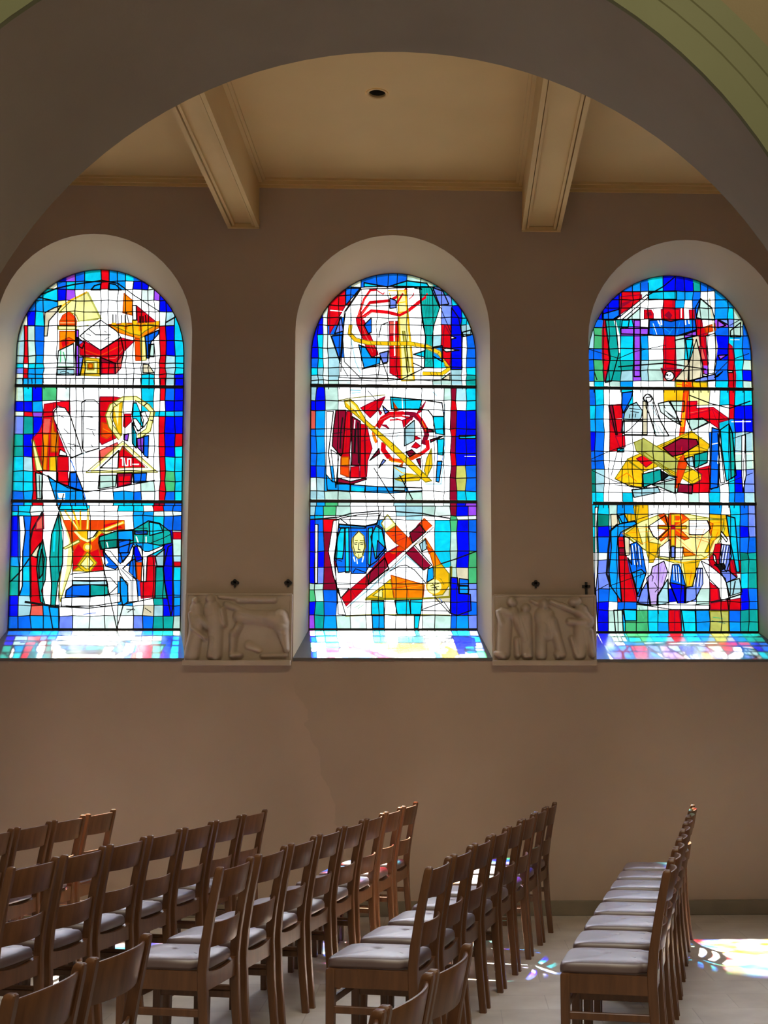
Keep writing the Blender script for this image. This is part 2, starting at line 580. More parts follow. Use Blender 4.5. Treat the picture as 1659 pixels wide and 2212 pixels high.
# ---------------------------------------------------------------- stained glass
# '@' ox oy scale  : frame of the tracing that follows (photo px = o + scale * xy)
# 'g' xs / ys / rows: the background quarries of one glazed panel, a letter per pane
# 'c x y ...'       : a piece of glass of colour c;  '~c w x y ...' a painted or glass band;
# 'o c x y r'       : a disc;  '| x y ...' a lead line;  '.c ...' a piece without lead
GLASS = ["""
@ 0 490 .2652
g 130 195 225 290 355 465 540 615 690 820 885 960 1025 1085 1150 1210 1260 1300 1350 1425 1510 / 335 445 510 600 690 805 930 1050 1110 1150 1200 1320 / bbbbwBpbcraacbBkBBBB bbbwwbcaaraaWBBwkBBB bbbacBpWWWWWWWwwpBBb bbbaaYWWWWWWWWWWWBBc wwBcWWWWWWWWWWWWWwsc srGbWWWWWWWWWWWWWrBc srGbWWWWWWWWWWWWWrBc srGaWWWWWWWWWWWWWrsc cwccWWWWWWWWWWWWWrsc kraaWWWWWWWWWWwwWrsc wraaWWWWWWWWWWccWrsB
e 365 700 440 660 500 640 470 685 400 765 385 890 360 890
Y 480 700 580 600 710 535 815 745 640 770 620 720 560 690
~y 13 470 670 570 600 710 530
~h 16 715 535 822 750
~h 10 620 770 800 755
~h 6 620 820 720 800
O 490 762 510 720 560 690 610 730 622 762
~r 5 500 745 560 705 612 745
O 485 764 622 764 622 800 485 800
~Y 5 490 782 615 782
Y 475 808 622 808 622 836 475 836
o 485 850 620 850 615 930 560 900 485 935
O 485 935 560 900 615 930 520 1005 485 1005
.r 500 940 550 915 560 950 510 985
w 475 1010 600 950 605 1145 465 1145
~g 10 495 1010 492 1100
~g 9 515 1020 535 1095
~g 10 465 1142 605 1142
s 465 1160 605 1160 605 1208 465 1208
~K 4 490 1185 520 1175 560 1190
p 620 840 641 840 641 1212 620 1212
k 641 1060 680 1060 652 1210 641 1210
k 630 900 690 945 670 990 630 965
W 820 760 950 850 985 900 820 1005 650 890 720 830
| 720 830 780 880 900 880
~K 3 700 870 740 885
~K 3 850 920 890 900
~K 3 850 850 870 860
r 650 960 690 930 820 1008 985 903 1095 930 1010 1015 940 1115 815 1060 690 1060 650 1040
~O 7 680 1000 815 1050 980 970
~q 6 690 1035 820 1080 940 1070 1000 1000
R 815 1062 940 1112 940 1200 815 1202
r 830 1100 930 1120 930 1195 830 1195
q 940 1112 1000 1040 985 1150 940 1200
y 680 1065 810 1075 815 1216 655 1210
Y 700 1088 792 1094 792 1195 690 1192
y 710 1105 765 1110 765 1165 710 1165
o 722 1115 752 1118 752 1155 722 1155
o 880 795 1300 770 1298 820 1190 882 1140 912 1060 890 960 860
y 920 805 1280 795 1180 850 1140 885 1060 868
.o 1010 800 1040 800 1040 840 1010 830
.o 1130 790 1160 790 1160 850 1130 850
.y 905 780 950 780 940 800 915 800
.y 985 780 1040 780 1030 800 995 800
.y 1070 760 1120 760 1110 800 1080 800
.y 1180 780 1220 780 1210 800 1190 800
.y 1250 770 1300 770 1290 800 1260 800
o 1010 540 1080 600 1076 720 1000 700
| 920 715 920 780
| 945 715 945 780
| 990 720 990 780
| 1020 720 1020 780
| 1030 700 1050 780
| 1140 730 1140 780
| 1165 730 1165 780
| 1185 720 1190 780
r 1110 640 1270 772 1122 772
W 1080 640 1110 640 1112 760 1084 760
O 1098 910 1140 912 1152 1090 1105 1090
Y 1142 905 1180 890 1192 1085 1152 1090
~y 5 1160 905 1165 1080
b 1180 890 1295 840 1290 875 1230 940 1215 1070 1196 1070 1190 960
G 1215 960 1255 955 1255 1060 1220 1060
e 1165 1120 1210 1120 1255 1190 1165 1190
| 330 555 465 500 600 470 830 437 960 460 1095 560 1300 690
| 320 575 470 610
| 985 900 1010 1020 990 1110
| 1350 780 1445 725
a 770 480 820 465 820 515 740 515
a 890 460 940 470 990 515 890 515
@ 0 820 .2652
g 98 190 265 350 460 570 620 680 810 920 1010 1085 1150 1255 1300 1345 1425 1508 / -10 55 175 260 300 440 545 630 745 830 910 985 1030 / saaWWWWWWWWWcWrsB GcBgwWWWWWWWcWrbB BBaWWWWWWWWWcWWBB wrpWWWWWWWWWWccca ktBWWWWWWWWWWWrBB tBBWWWWWWWWWWWrBr tBrWWWWWWWWWWWrBc csrWWWWWWWWWWWrcc ccrWWWWWWWWWWWrgc ccrWWWWWWWWWGWrgc barWWWWWWaabwWrbc bcrWWWWWWccccRRbb
r 360 200 440 188 568 170 572 290 530 235 470 210 430 250 440 330 480 450 545 620 557 865 460 830 460 748 350 745 345 690 300 600 265 480 320 420 350 350
~R 6 440 190 420 330 400 620
~R 6 350 350 480 330
.q 360 320 410 320 400 430 350 440
o 350 445 396 445 380 740 350 735 338 640
o 430 300 442 420 476 445 470 590 415 590 415 440
y 405 630 466 626 460 746 405 746
W 490 570 540 600 545 622 480 616
~O 6 350 620 390 640
r 470 625 556 625 560 742 468 745
p 462 758 470 758 470 838 462 832
Y 258 490 276 498 330 690 350 742 298 742 270 560
G 290 758 345 772 340 970 300 970
~K 3 320 780 325 960
| 300 742 390 790 550 880 700 915 950 880 1260 820
W 440 260 470 222 530 232 575 300 670 600 580 640 540 560 440 320
W 665 190 700 165 770 165 806 200 806 560 700 592 670 560
~s 7 575 300 670 600
~s 7 580 640 700 595 806 558
~K 2 480 290 520 310
~K 2 520 400 560 440
~K 2 550 520 640 540
~K 2 570 550 600 580
~K 2 600 520 620 560
~K 2 700 300 760 310
~K 2 700 400 780 410
~K 2 750 420 770 460
~K 2 740 530 760 550
r 815 140 930 140 1000 150 920 195 870 280 880 350 960 470 830 530 808 500
O 830 350 880 360 932 440 870 480 828 462
~o 5 840 400 920 440
y 930 212 1000 172 992 280 992 455 968 445 910 300
.Y 930 230 970 200 960 380
~Y 32 975 475 900 375 878 290 910 215 1000 158 1100 152 1200 215 1245 265 1225 335 1208 410 1130 465
~D 7 965 490 885 385 860 290 895 205 1000 140 1110 136 1215 205 1262 262 1245 335 1225 420 1135 482
~D 6 985 460 918 365 897 290 925 225 1000 176
~D 6 1100 168 1185 225 1226 270 1205 335 1190 400 1120 450
| 930 190 955 215
| 1200 190 1170 215
| 1225 330 1245 335
r 1010 280 1065 280 1072 340 1020 392 1004 380
c 1085 190 1112 190 1170 330 1160 395 1120 420 1085 330 1075 280
W 1080 320 1110 320 1160 390 1130 420 1090 370
W 1140 270 1180 260 1210 330 1170 390
p 1010 450 1050 440 1040 500 1010 490
c 1075 350 1110 440 1110 560 1078 520
p 1115 480 1172 470 1165 600 1120 552
b 1172 462 1212 455 1206 640 1170 612
q 808 580 955 512 970 545 808 680
r 1000 540 1180 712 960 722 968 600
W 968 575 960 722 820 718
~Y 20 1000 520 1262 742 742 748 1000 520
~D 6 1000 500 1285 755 700 757 1000 500
~D 5 1003 555 1205 718 815 722 1003 555
~W 9 985 640 1000 640 1000 700
~W 9 1010 640 1020 700 1040 700 1040 645 1065 645 1065 700
~W 9 1080 690 1130 690
~s 9 880 690 905 680
R 955 765 1077 760 1070 850 955 880
.r 970 790 1060 785 1055 840 970 865
b 1085 765 1195 760 1190 830 1085 842
G 810 780 950 778 942 870 800 890
a 390 780 460 835 560 870 670 905 715 1060 480 1060
.W 470 925 530 925 530 965 480 965
b 570 758 620 755 682 912 558 870
~b 8 570 640 680 905 720 1060
| 480 1060 520 930
@ 0 1080 .2652
g 55 150 250 350 480 590 730 850 960 1085 1165 1250 1330 1410 1500 / 45 95 130 250 460 540 660 780 860 945 1060 / bcwWccWWccWrbb ccwWWWWWWaawww BbrWWWWWWaacbb BbrWWWrWbaacBG aarWWWWWbbrsBs tcrWWWWWWbrsBc tarWWWWWabrtBa BsrWWWWWaWWtBa BsqaWWWWwwesBb bbaakwwwWkbttG
r 1410 262 1480 262 1480 318 1410 318
r 1415 505 1480 505 1480 545 1415 545
W 155 130 192 130 206 260 186 420 182 700 157 780 165 450 163 260
~K 12 345 100 265 240 245 330 245 480 250 790
~K 14 205 830 300 845 480 870
~K 7 480 870 720 882 1000 852 1250 800 1480 790
e 330 350 300 472 255 452 290 400
q 300 180 355 110 358 235 290 240
t 350 320 380 480 370 650 338 740 368 850 330 830 310 660 300 560 310 420
n 340 400 360 480 350 600 320 640 315 540
t 480 100 515 260 510 520 470 680 450 868 413 860 420 680 405 480 420 280
.c 440 240 455 240 445 420 430 420
~n 3 480 120 455 400 450 840
~n 3 500 300 470 600
a 400 872 478 878 480 1048 430 1048
Y 490 90 570 300 592 430 580 560 490 830 478 700 510 500 520 300
.W 500 140 560 330 540 560 500 760 490 700 515 480
O 515 165 1012 165 1016 240 860 246 800 290 808 400 850 575 590 580 600 420 560 270
.r 600 420 640 360 690 420 630 530 690 585 595 578
.r 730 430 800 400 840 570 740 580 790 520
.r 850 200 950 180 1000 230 850 240
~O 6 800 170 790 240
~y 17 530 88 640 250
~Y 9 540 95 640 245
~y 17 598 90 645 245
~y 14 655 90 655 245
~y 20 720 75 712 235
~Y 9 720 80 712 235
~y 24 1005 182 830 250 745 330
~Y 10 1000 185 840 248
y 610 248 805 248 775 305 712 342 650 315
~Y 18 610 255 660 310 712 335 770 300
W 715 252 795 252 762 300 715 320
o y 712 385 36
o Y 712 385 20
y 712 425 788 512 735 582 680 582 632 530
Y 712 455 765 515 722 562 700 562 655 525
~y 6 712 440 712 575
y 600 575 640 545 690 582
Y 515 390 640 322 652 342 530 402
Y 820 255 910 260 915 305 840 270
s 590 655 870 655 880 690 590 690
b 540 735 590 697 730 690 730 792 530 792
t 735 690 880 700 880 770 735 790
| 575 605 700 590 850 575 960 570
| 600 632 900 632 960 700 885 772 530 797
W 500 800 880 775 980 760 980 830 720 870 500 868
~k 8 680 930 780 920
t 810 300 960 250 1090 240 1210 170 1300 190 1390 260 1400 350 1300 370 1200 350 1080 350 960 390 820 402 804 350
a 960 255 1080 245 1085 330 960 320
c 1215 180 1300 195 1330 260 1220 290
n 810 335 955 322 955 385 830 402
b 965 330 1062 325 1042 430 970 432
b 1100 255 1200 250 1200 280 1100 280
~K 5 1120 230 1200 230
~K 5 1110 265 1195 270
~K 5 1230 350 1330 310 1390 280
~K 5 970 345 1060 320
~W 9 1110 300 1125 345
~W 8 1190 300 1190 350
~W 7 870 345 880 385
B 1092 380 1150 375 1165 480 1110 502 1092 440
O 1110 510 1166 510 1160 680 1120 640
r 1190 450 1262 455 1266 790 1150 802 1140 672 1190 655
b 840 420 962 545 940 565 860 540
.W 860 470 880 510 860 530
b 1062 500 1100 480 1112 645 1050 585
b 980 430 1060 430 1000 510
a 978 622 1042 680 1042 830 1000 862 980 760
W 840 408 900 418 980 520 1050 440 1085 360 1100 370 1072 490 1000 560 1050 600 1112 655 1126 822 1045 832 1040 700 980 600 960 540 880 460
~K 3 980 560 1070 660 1070 820
W 1110 360 1180 420 1215 420 1340 368 1320 400 1200 460 1190 665 1150 665 1160 480
~K 2 1175 480 1172 660
B 1370 380 1407 362 1407 880 1392 942 1340 662 1330 560
s 1265 460 1340 400 1335 540 1280 545
t 1270 545 1330 545 1345 700 1360 800 1262 800
| 850 580 952 1048 1005 850
~K 4 1030 890 1100 895
~K 4 1040 915 1090 880
~K 3 1180 880 1230 915
| 85 665 160 590 250 460
""", """
@ 630 490 .2652
g 150 215 260 295 385 480 570 690 785 860 940 1055 1150 1220 1300 1385 1425 1510 / 370 490 560 640 740 800 880 985 1070 1145 1210 1250 1322 / BBBrawbbbbGGcBccc BBBrbbWWWWWtkcccc BBwrrWWWWWWtkkccc BBwrWWWWWWWtWkBcc BBwrbWWWWWWtWkBcc BBwbbWcWWWWtWrBss BcwwbWcWWWWtsrBWb BcwsbWcWWWcttrBWb bcwsWWcsWWctccBWb cswsWWWWWWWWWWsWc sswsWWWWWWWWWGsWt sswGwWWWWWWWGGsWt
c 590 455 780 490 940 440 1100 460 1120 490 860 485 590 490
r 315 620 437 515 440 640 350 800 310 872 310 690
~W 6 315 680 420 690
~R 5 320 640 430 650
b 560 500 440 500 440 640
k 402 730 422 850 350 870
b 325 890 412 880 395 1100
~K 5 315 880 395 1110 460 1220
~K 6 560 500 430 690
W 440 690 565 508 1040 492 1062 760 1092 900 1080 1150 900 1240 560 1230 430 1100 415 880
| 430 690 420 880 400 1180
~s 9 480 700 490 950 520 1100 560 1190
| 700 1240 725 1060 790 1240
| 710 900 730 800 780 780
~k 3 480 700 490 770
e 1060 510 1035 490 1000 500
r 525 740 590 760 700 1020 705 1042 640 1065 530 790
~q 4 560 770 660 1020
~q 4 590 870 680 1000
~r 20 540 735 590 590 640 518 690 512
~r 24 548 735 640 615 800 600 905 545 935 505
~r 28 565 745 650 685 780 695 880 720 940 690 1090 575
~q 5 540 730 590 600 640 530
~q 5 548 730 640 628 800 612
~q 5 570 740 650 695 780 708 880 725
~r 9 690 515 745 550 755 535
~r 8 955 590 990 560 995 540
~r 12 1070 590 1105 545
~r 6 905 545 950 520
b 590 800 650 740 650 860 625 870
r 795 770 882 770 892 1242 800 1190
.q 800 772 842 772 842 868 800 868
.O 845 900 880 900 885 1060 850 1060
~W 9 838 770 836 900 840 1050
~R 5 800 1060 888 1060
~R 5 795 870 885 870
~R 5 842 1050 845 1200
Y 860 520 932 520 1002 1252 895 1256
~y 14 925 520 995 1245
~y 9 866 520 900 1250
~y 12 790 520 932 520
~y 9 795 540 810 575
~D 10 905 850 945 1190
~D 8 920 850 960 1180
~y 10 860 620 935 610
~y 10 860 700 940 690
~y 10 895 1250 1000 1245
~r 15 800 600 860 620 905 545
~r 22 780 695 880 720 940 690
k 800 580 850 600 850 660 800 665
t 1040 492 1132 492 1206 660 1160 800 1145 900 1156 1146 1080 1146 1090 900 1060 700
~n 4 1060 500 1090 700 1110 1130
~n 4 1080 500 1105 760
~n 4 1100 500 1115 760
~n 4 1120 500 1125 760
~n 4 1180 640 1130 800 1130 1130
~n 3 1090 1080 1140 1120
~n 3 1140 1080 1090 1130
~r 20 1020 620 1090 575
~r 12 1070 590 1105 545
c 990 1040 1080 1010 1082 1062
a 1156 980 1226 968 1230 1100 1150 1052
a 545 960 600 980 650 1062 720 1062 720 1112 590 1150
| 570 1160 780 1110
| 990 1110 1080 1150
k 715 1030 790 1010 785 1100 740 1110
~y 26 480 800 472 870 520 920 620 945 800 950 960 950 1100 975 1200 1025 1245 1080 1280 1160 1220 1200 1070 1195
~D 4 466 800 458 875 512 934 620 960 800 966 960 966 1095 992 1190 1040 1232 1085 1262 1155 1215 1185 1070 1180
~D 4 494 800 486 862 528 905 622 930 800 935 960 935 1105 958 1210 1010 1258 1070 1298 1160 1230 1216 1070 1212
~D 3 500 880 520 900
~D 3 560 920 570 945
~D 3 640 935 650 960
~D 3 720 940 730 962
~D 3 800 940 810 962
~D 3 880 940 890 962
~D 3 1000 945 1010 970
~D 3 1080 960 1085 985
~D 3 1140 985 1135 1005
~D 3 1200 1020 1185 1040
~D 3 1250 1090 1225 1090
~D 3 1270 1140 1240 1130
~D 3 1180 1185 1190 1212
~D 3 1130 1185 1140 1212
B 1302 658 1360 740 1392 900 1386 1162 1300 1162 1300 800
r 1246 798 1292 880 1302 1000 1286 1132 1232 1060 1236 880
W 1300 890 1340 905 1300 915
W 1230 1000 1260 990 1365 1005 1260 1018
k 1150 495 1232 525 1280 630 1205 640
~K 4 1205 640 1300 870
s 1390 860 1460 840 1460 880 1400 895
e 1225 1240 1290 1190 1290 1250
~K 7 470 1232 800 1238
~K 6 380 1225 470 1232
~K 6 1000 1245 1240 1245
~s 4 450 1270 550 1275
~s 4 470 1290 540 1290
~s 4 1150 1280 1230 1275
@ 630 820 .2652
g 145 200 270 375 480 600 700 830 930 1060 1160 1240 1295 1340 1420 1508 / 50 170 250 400 460 600 700 800 910 985 1030 / sBGWWWWWWWWGRsc BBGWWWWWWWWWrWc qaWWWWWWWWWWRBB baWWWWWWWWWWrBB baWWWWWWWWWWRBB baWWWWWWWWWWrBB BbaWWWWWWWWWRhb wsaWWWWWWWWWRhb ssGGWWWWGWWWRcc sagGWWWsGwWwRBp
~s 14 480 85 560 90
~s 10 490 110 560 105
~s 8 1150 100 1180 130
c 805 142 1062 165 1042 240 900 240 812 240
~W 6 900 150 905 240
W 1062 165 1225 190 1240 300 1150 300 1112 250 1042 240
c 1150 300 1240 300 1245 450 1172 440
c 1186 488 1242 480 1232 615 1190 612
a 1186 665 1226 665 1200 836 1175 830
~b 6 800 140 1060 162 1220 188 1240 270 1250 450 1240 560 1200 836
~b 6 812 240 900 240 1110 250 1150 300 1170 420 1190 560 1175 830
~D 6 380 170 480 150 760 125
a 280 770 330 830 480 855 700 872 1062 882 1062 912 800 925 600 918 380 902 290 900
.c 480 870 600 885 600 915 480 905
.W 950 880 1060 885 1060 900 950 905
| 600 870 600 918
| 480 855 480 910
| 700 872 700 922
W 285 260 340 260 300 600 330 830 280 770
~b 5 340 250 300 600 335 840
W 320 570 385 610 360 880
R 360 250 442 250 415 600 400 622 330 540 340 400
~K 9 415 310 400 430 395 560
~K 5 330 440 420 430
r 450 260 492 260 470 600 470 800 398 770 400 650 420 400
~R 6 425 420 480 400
~R 4 440 600 455 270
R 492 300 560 340 556 700 488 700
~K 12 520 400 512 600
~K 9 540 350 545 680
~W 7 515 330 510 400
r 556 360 612 370 640 500 656 560 620 660 612 790 558 800 560 650
~R 5 590 380 595 780
~R 5 570 500 640 490
~R 5 570 600 650 590
o 405 630 466 630 466 760 400 770
O 398 700 466 710 466 790 398 770
~R 5 400 706 470 712
r 480 712 550 706 550 802 480 802
R 380 802 480 830 600 802 612 812 500 850 370 850
r 762 138 720 230 640 312 560 230 640 190
~R 4 760 140 600 260
~K 4 620 90 700 180
~r 46 704 380 740 320 800 285 900 280 980 310
~R 42 930 280 1000 285 1050 330 1090 400 1100 450 1075 520
~r 22 1020 280 1080 360 1100 420
~o 7 1060 340 1095 410
~r 32 1105 500 1110 560 1060 600 990 630
~O 34 1040 610 980 640 900 665 820 655 770 610
~r 42 750 520 745 570 790 630
~O 24 674 380 665 440 690 510
.o 665 430 692 490 680 522 655 460
~q 5 720 330 800 290 900 290
~K 4 800 300 900 330 990 300
~q 6 1000 620 1100 560
~y 8 790 660 900 680
~r 12 800 330 870 325 930 340
O 830 188 872 250 840 258
k 740 212 792 262 760 280
r 1092 178 1055 262 1012 282
r 912 390 985 312 900 330
r 795 400 770 370 730 368
R 1165 420 1100 398 1105 432
R 1232 460 1128 490 1132 512
R 1052 722 1016 650 1050 640
O 890 782 880 700 905 680
k 708 722 745 650 768 660
R 635 660 712 560 720 602
r 720 290 700 230 735 270
r 975 440 1030 470 1050 480 1000 490
r 975 550 1010 510 1050 540 1020 560
s 918 400 1000 330 1005 430 1000 500 918 542
R 930 590 980 570 1010 600 960 630
~K 4 740 445 900 430 1180 430
~s 5 870 440 830 520
~W 6 905 290 960 296
s 830 700 930 720 922 905 830 902
y 1138 560 1146 700 1100 800 1080 740 1102 640
y 842 812 930 770 1062 780 1040 822 900 830
~D 4 850 815 1040 785
~D 4 1135 570 1110 780
~y 8 830 710 900 760 990 770
y 428 170 482 160 535 210 605 330 835 530 1142 825 1090 836 800 560 570 332 438 222
.Y 440 185 475 175 520 220 560 300 500 240
~D 5 428 170 438 222 570 332 800 560 1090 836
~D 5 482 160 535 210 605 330 835 530 1142 825
~D 4 500 240 560 310
~D 4 520 250 545 300
~D 4 715 460 740 440
~D 4 810 545 835 525
~D 4 920 650 945 630
~D 4 1050 775 1075 755
~s 9 1090 850 1220 850
~s 9 1245 200 1250 560 1215 850
| 670 720 800 930 850 985
| 880 780 990 985
~W 4 1410 625 1500 625
c 1365 455 1500 455 1500 480 1365 480
@ 630 1080 .2652
g 135 190 260 365 480 610 710 755 850 935 1065 1165 1295 1345 1440 1515 / 50 130 160 260 420 550 680 730 830 940 1055 / sagGWWWWssGwRBp acwWWWWWWsWWgww BbrWaaaWWWWcgBb BbRWaabWWWWcGBb BBRWabbWWWWcGBg BkRWWWWWWWWWGeg GGRWWWWWWWWWBak gGbWWWWWWWWeBBk BtbWWWWWWWWWBBb ptaGwWWWWWwGbak
~K 8 140 160 260 150 380 140 480 110 710 90 850 95 1065 110 1160 130 1290 150
c 650 820 752 820 752 938 650 938
c 840 820 956 815 970 932 860 932
c 966 815 1066 810 1052 932 970 932
a 655 942 752 942 756 1046 660 1046
c 1000 942 1046 942 1030 1046 1000 1046
~D 9 440 945 640 935 860 935 1060 935 1290 940
W 340 170 386 160 372 300 345 500 360 620 372 740 400 800 440 938 380 930 368 700 340 620 300 420
| 300 420 340 620 400 800 440 938
W 190 200 215 200 210 680 190 680
b 385 195 600 215 690 200 740 230 772 410 740 440 690 500 630 540 600 600 490 600 480 580 380 592 360 500 345 482 370 300
~K 5 385 200 372 300 350 480 410 500
c 400 230 432 230 425 400 415 480 355 475 375 300
c 436 230 466 225 470 592 438 592
c 686 212 735 240 766 390 682 480 645 300
c 625 230 660 225 650 400 640 540 622 520
a 386 200 600 218 600 230 386 225
b 700 330 760 390 690 480
W 392 150 560 118 712 110 700 190 600 212 460 202
| 390 150 460 202 600 212 690 190 730 100
Y 545 252 590 295 602 380 578 460 545 478 512 450 488 370 495 310
~K 3 545 258 505 300 500 370 520 440
~K 3 588 300 595 380 575 450
~K 4 508 352 535 346
~K 4 558 346 586 350
~K 3 512 362 532 360
~K 3 560 360 582 362
~K 3 550 346 541 402 560 408
~K 3 530 428 570 426
~D 3 515 330 538 330
~D 3 556 330 586 332
~D 3 545 440 548 470
~W 9 505 465 515 500
~W 9 585 460 575 505
~W 6 530 478 535 520
~K 6 500 590 520 560 600 590
R 615 612 760 470 792 560 625 692
r 1080 150 1146 212 985 352 800 512 625 692 445 866 404 790 600 622 770 430 930 340 1030 200
R 640 590 760 470 790 556 625 686
R 960 270 1045 200 1092 262 985 352
O 1080 150 1146 212 1095 262 1050 190
.O 800 430 930 345 955 390 830 440
~R 5 600 622 620 695
~R 5 760 470 792 556
~R 5 485 730 520 790
~R 5 930 340 985 350
O 850 205 985 345 925 402 838 345 765 262
~R 4 815 290 900 280
~R 4 838 345 940 300
Y 730 190 780 118 852 205 765 262
.W 740 190 780 130 820 190 770 230
R 928 432 1000 370 1142 530 1078 572
~W 8 1148 215 985 362 630 702 448 872
~W 8 985 362 1135 528
~K 4 1155 222 990 375 640 715 452 880
~s 11 480 850 640 720 935 455 1075 572
~D 5 1090 310 1000 370 1150 540
s 1040 360 1090 320 1100 400 1060 420
y 605 800 740 700 805 645 832 802
Y 660 780 740 720 740 795
o 808 612 1082 690 1072 800 835 800
~O 6 810 720 1085 690
~O 6 820 690 940 660
~y 4 660 760 830 730 1090 690
~O 4 945 700 955 800
| 800 580 870 540 930 530 1000 570 1092 675
~k 3 820 610 1060 550
~k 3 800 590 1090 670
~D 13 600 810 830 808 1080 802 1290 790
o 1090 310 1160 420 1216 520 1160 552 1120 420
O 1100 380 1150 410 1120 440
y 1160 545 1220 522 1282 600 1282 700 1230 772 1150 780 1165 640
~D 5 1095 700 1110 650 1160 625 1215 645 1240 690
o y 1165 700 72
o Y 1162 705 58
~D 5 1130 700 1200 680
~D 5 1145 680 1190 730
~D 5 1170 670 1160 740
~K 4 1140 715 1200 705
~K 4 1155 690 1180 730
a 1110 562 1152 545 1156 640 1100 672
~D 17 1298 545 1292 780
B 1300 630 1352 635 1362 760 1456 770 1462 900 1350 940 1290 922
b 1365 640 1440 650 1440 700 1365 695
a 1366 702 1438 702 1438 762 1366 762
| 1215 520 1340 480 1500 420
W 380 720 470 720 400 800
~K 3 360 688 480 688
~g 5 510 880 560 850
~g 5 540 885 590 850
~b 5 1200 800 1240 840
W 1070 890 1240 830 1290 905 1060 900
| 1170 795 1290 925
""", """
@ 1230 500 .2586
g 140 205 285 330 430 530 595 660 785 885 960 1030 1095 1160 1215 1325 1375 1450 1535 / 360 500 570 640 735 800 870 980 1075 1160 1250 1345 / BBBBbabcBBBtbbcBBB BBBBrrwccaabWWaaGG bBBBrwWWraWbwWaaGG aBBBwWWWrrWbwWacGG bbrtcpWbbbbrWWpkGb sgrtpppbbbkrrWbGGb sgrtcpaWrGcerWBcab bbrtcpaWrGceqWBrcb bgrttpsGrGeerwbrcG bgrtspsGqGGeqWbrcB wcwGaWWWwYyYYWcrcG
r 425 545 602 528 602 572 425 692
.R 430 600 560 560 430 640
B 275 640 416 500 416 702 362 736 275 736
b 275 690 416 650 416 702 362 736 275 736
W 430 706 648 528 662 546 440 735 380 736
G 480 735 590 640 590 735
| 660 530 785 460 880 380
c 660 510 785 500 895 500 895 568 660 568
r 786 570 866 570 866 650 920 652 920 735 872 736 850 750 768 736 766 650 786 650
.R 790 700 830 665 860 700 840 735
~R 4 766 650 920 655
r 625 655 702 655 702 730 625 730
r 1000 655 1042 655 1046 730 1004 730
.R 640 680 680 670 690 700 650 710
r 805 866 882 866 892 1142 805 1142
b 668 742 770 736 850 752 920 736 1050 735 1062 820 900 872 700 868 664 860
~W 11 660 632 725 642 765 735 770 780
~W 9 690 650 720 700 760 790
~W 8 935 720 935 640 960 640 972 780
~W 8 960 640 985 650 1000 770
~a 7 690 760 710 860
~a 7 740 770 850 850
~a 7 880 790 830 860
~a 7 920 760 900 850
~W 4 700 770 730 860
~c 5 1010 740 1020 820
p 540 740 592 740 592 1212 540 1212
p 430 810 662 810 662 862 430 856
~K 4 540 812 592 812
c 440 740 500 740 490 800 435 800
r 1065 735 1106 735 1166 1190 1125 1190
q 1085 960 1110 960 1140 1070 1105 1070
.p 1120 1120 1160 1120 1168 1195 1130 1195
r 1060 820 1216 768 1222 826 1066 872
O 1130 800 1216 770 1220 826 1140 845
p 960 862 1060 830 1062 872 960 896
c 970 902 1032 902 995 1105
e 1060 900 1112 1110 1112 1220 1000 1252 1000 1100
G 1095 560 1190 640 1215 740 1110 735 1060 720
W 1140 872 1216 850 1226 1100 1210 1182 1162 1190
~e 15 1170 560 1205 800 1232 960 1210 1180
t 300 740 382 740 412 1022 350 1252 300 1262 342 1060
~W 15 378 740 412 870 416 1010
r 285 740 306 830 342 1052 296 1252 275 1050 275 830
~R 4 275 1070 340 1060
~K 4 150 980 410 1060 540 1005 800 950
| 410 1130 800 1100 1140 1150
| 880 910 1060 870
o W 835 1208 38
o K 818 1200 10
~K 5 835 1210 850 1190
~K 3 810 1225 850 1235
r 765 1142 800 1150 810 1180 795 1225
r 880 1150 940 1152 885 1230 872 1190
~R 5 800 1150 880 1150
e 990 1250 1000 1100 880 1240
y 890 1255 1150 1262 1150 1330 890 1330
k 1030 1240 1220 1190 1220 1240 1060 1256
W 1120 1190 1160 1200 1150 1215 1110 1205
~K 5 1000 1245 1220 1190 1330 1080 1500 1020
W 1210 1220 1280 1170 1240 1210
p 1240 740 1305 785 1240 805
k 1240 735 1325 735 1325 780
G 1345 830 1430 760 1430 880 1345 880
~K 5 1240 735 1330 785
~K 5 1340 785 1430 735
~W 5 1345 905 1420 905
p 1240 1035 1320 1030 1260 1070
r 1330 935 1360 960 1390 1200 1385 1330 1330 1330
W 1325 1165 1365 1165 1365 1178 1325 1178
~K 7 210 1180 230 1240
b 1050 640 1095 560 1060 720
o O 980 1285 42
o y 970 1275 15
~O 7 900 1275 1060 1300
~O 7 930 1320 1040 1250
~O 7 975 1230 985 1340
~O 7 920 1240 1040 1330
~r 4 960 1270 1000 1300
@ 1230 820 .2586
g 150 215 290 330 440 530 610 700 790 890 1000 1080 1170 1255 1330 1380 1460 1555 / 70 215 330 440 600 680 750 870 945 1072 / bcWWcWWWyyYYWcrcc caWrbWWWWWWWWWrBB aaWrWWWWWWWWWcaBB BbWrWWWWWWWWbWcss bbWWWWWWWWWWbWcGG bbWWWWWWWWWWbWcGG nsWWWWWWWWWWbWcBk nsWWWWWWWGWWaWcBk ccWWcWWWWWGWcWabs
r 328 215 440 205 442 300 430 440 390 462 340 330
~W 5 380 330 445 325
R 330 215 360 212 400 460 388 460
r 385 472 462 470 466 562 420 566
c 400 575 455 575 455 605 400 605
b 440 110 530 100 515 160 450 280 435 230
~K 3 350 800 400 600 470 560
s 460 280 500 215 560 190 610 260 600 320 500 420 452 450 435 440
~K 4 500 240 590 250
~K 4 510 265 580 275
~K 5 505 290 500 320
~K 5 530 290 525 320
~K 5 555 285 550 315
~t 6 560 330 460 440
~W 5 590 330 480 440
~K 4 445 440 600 320
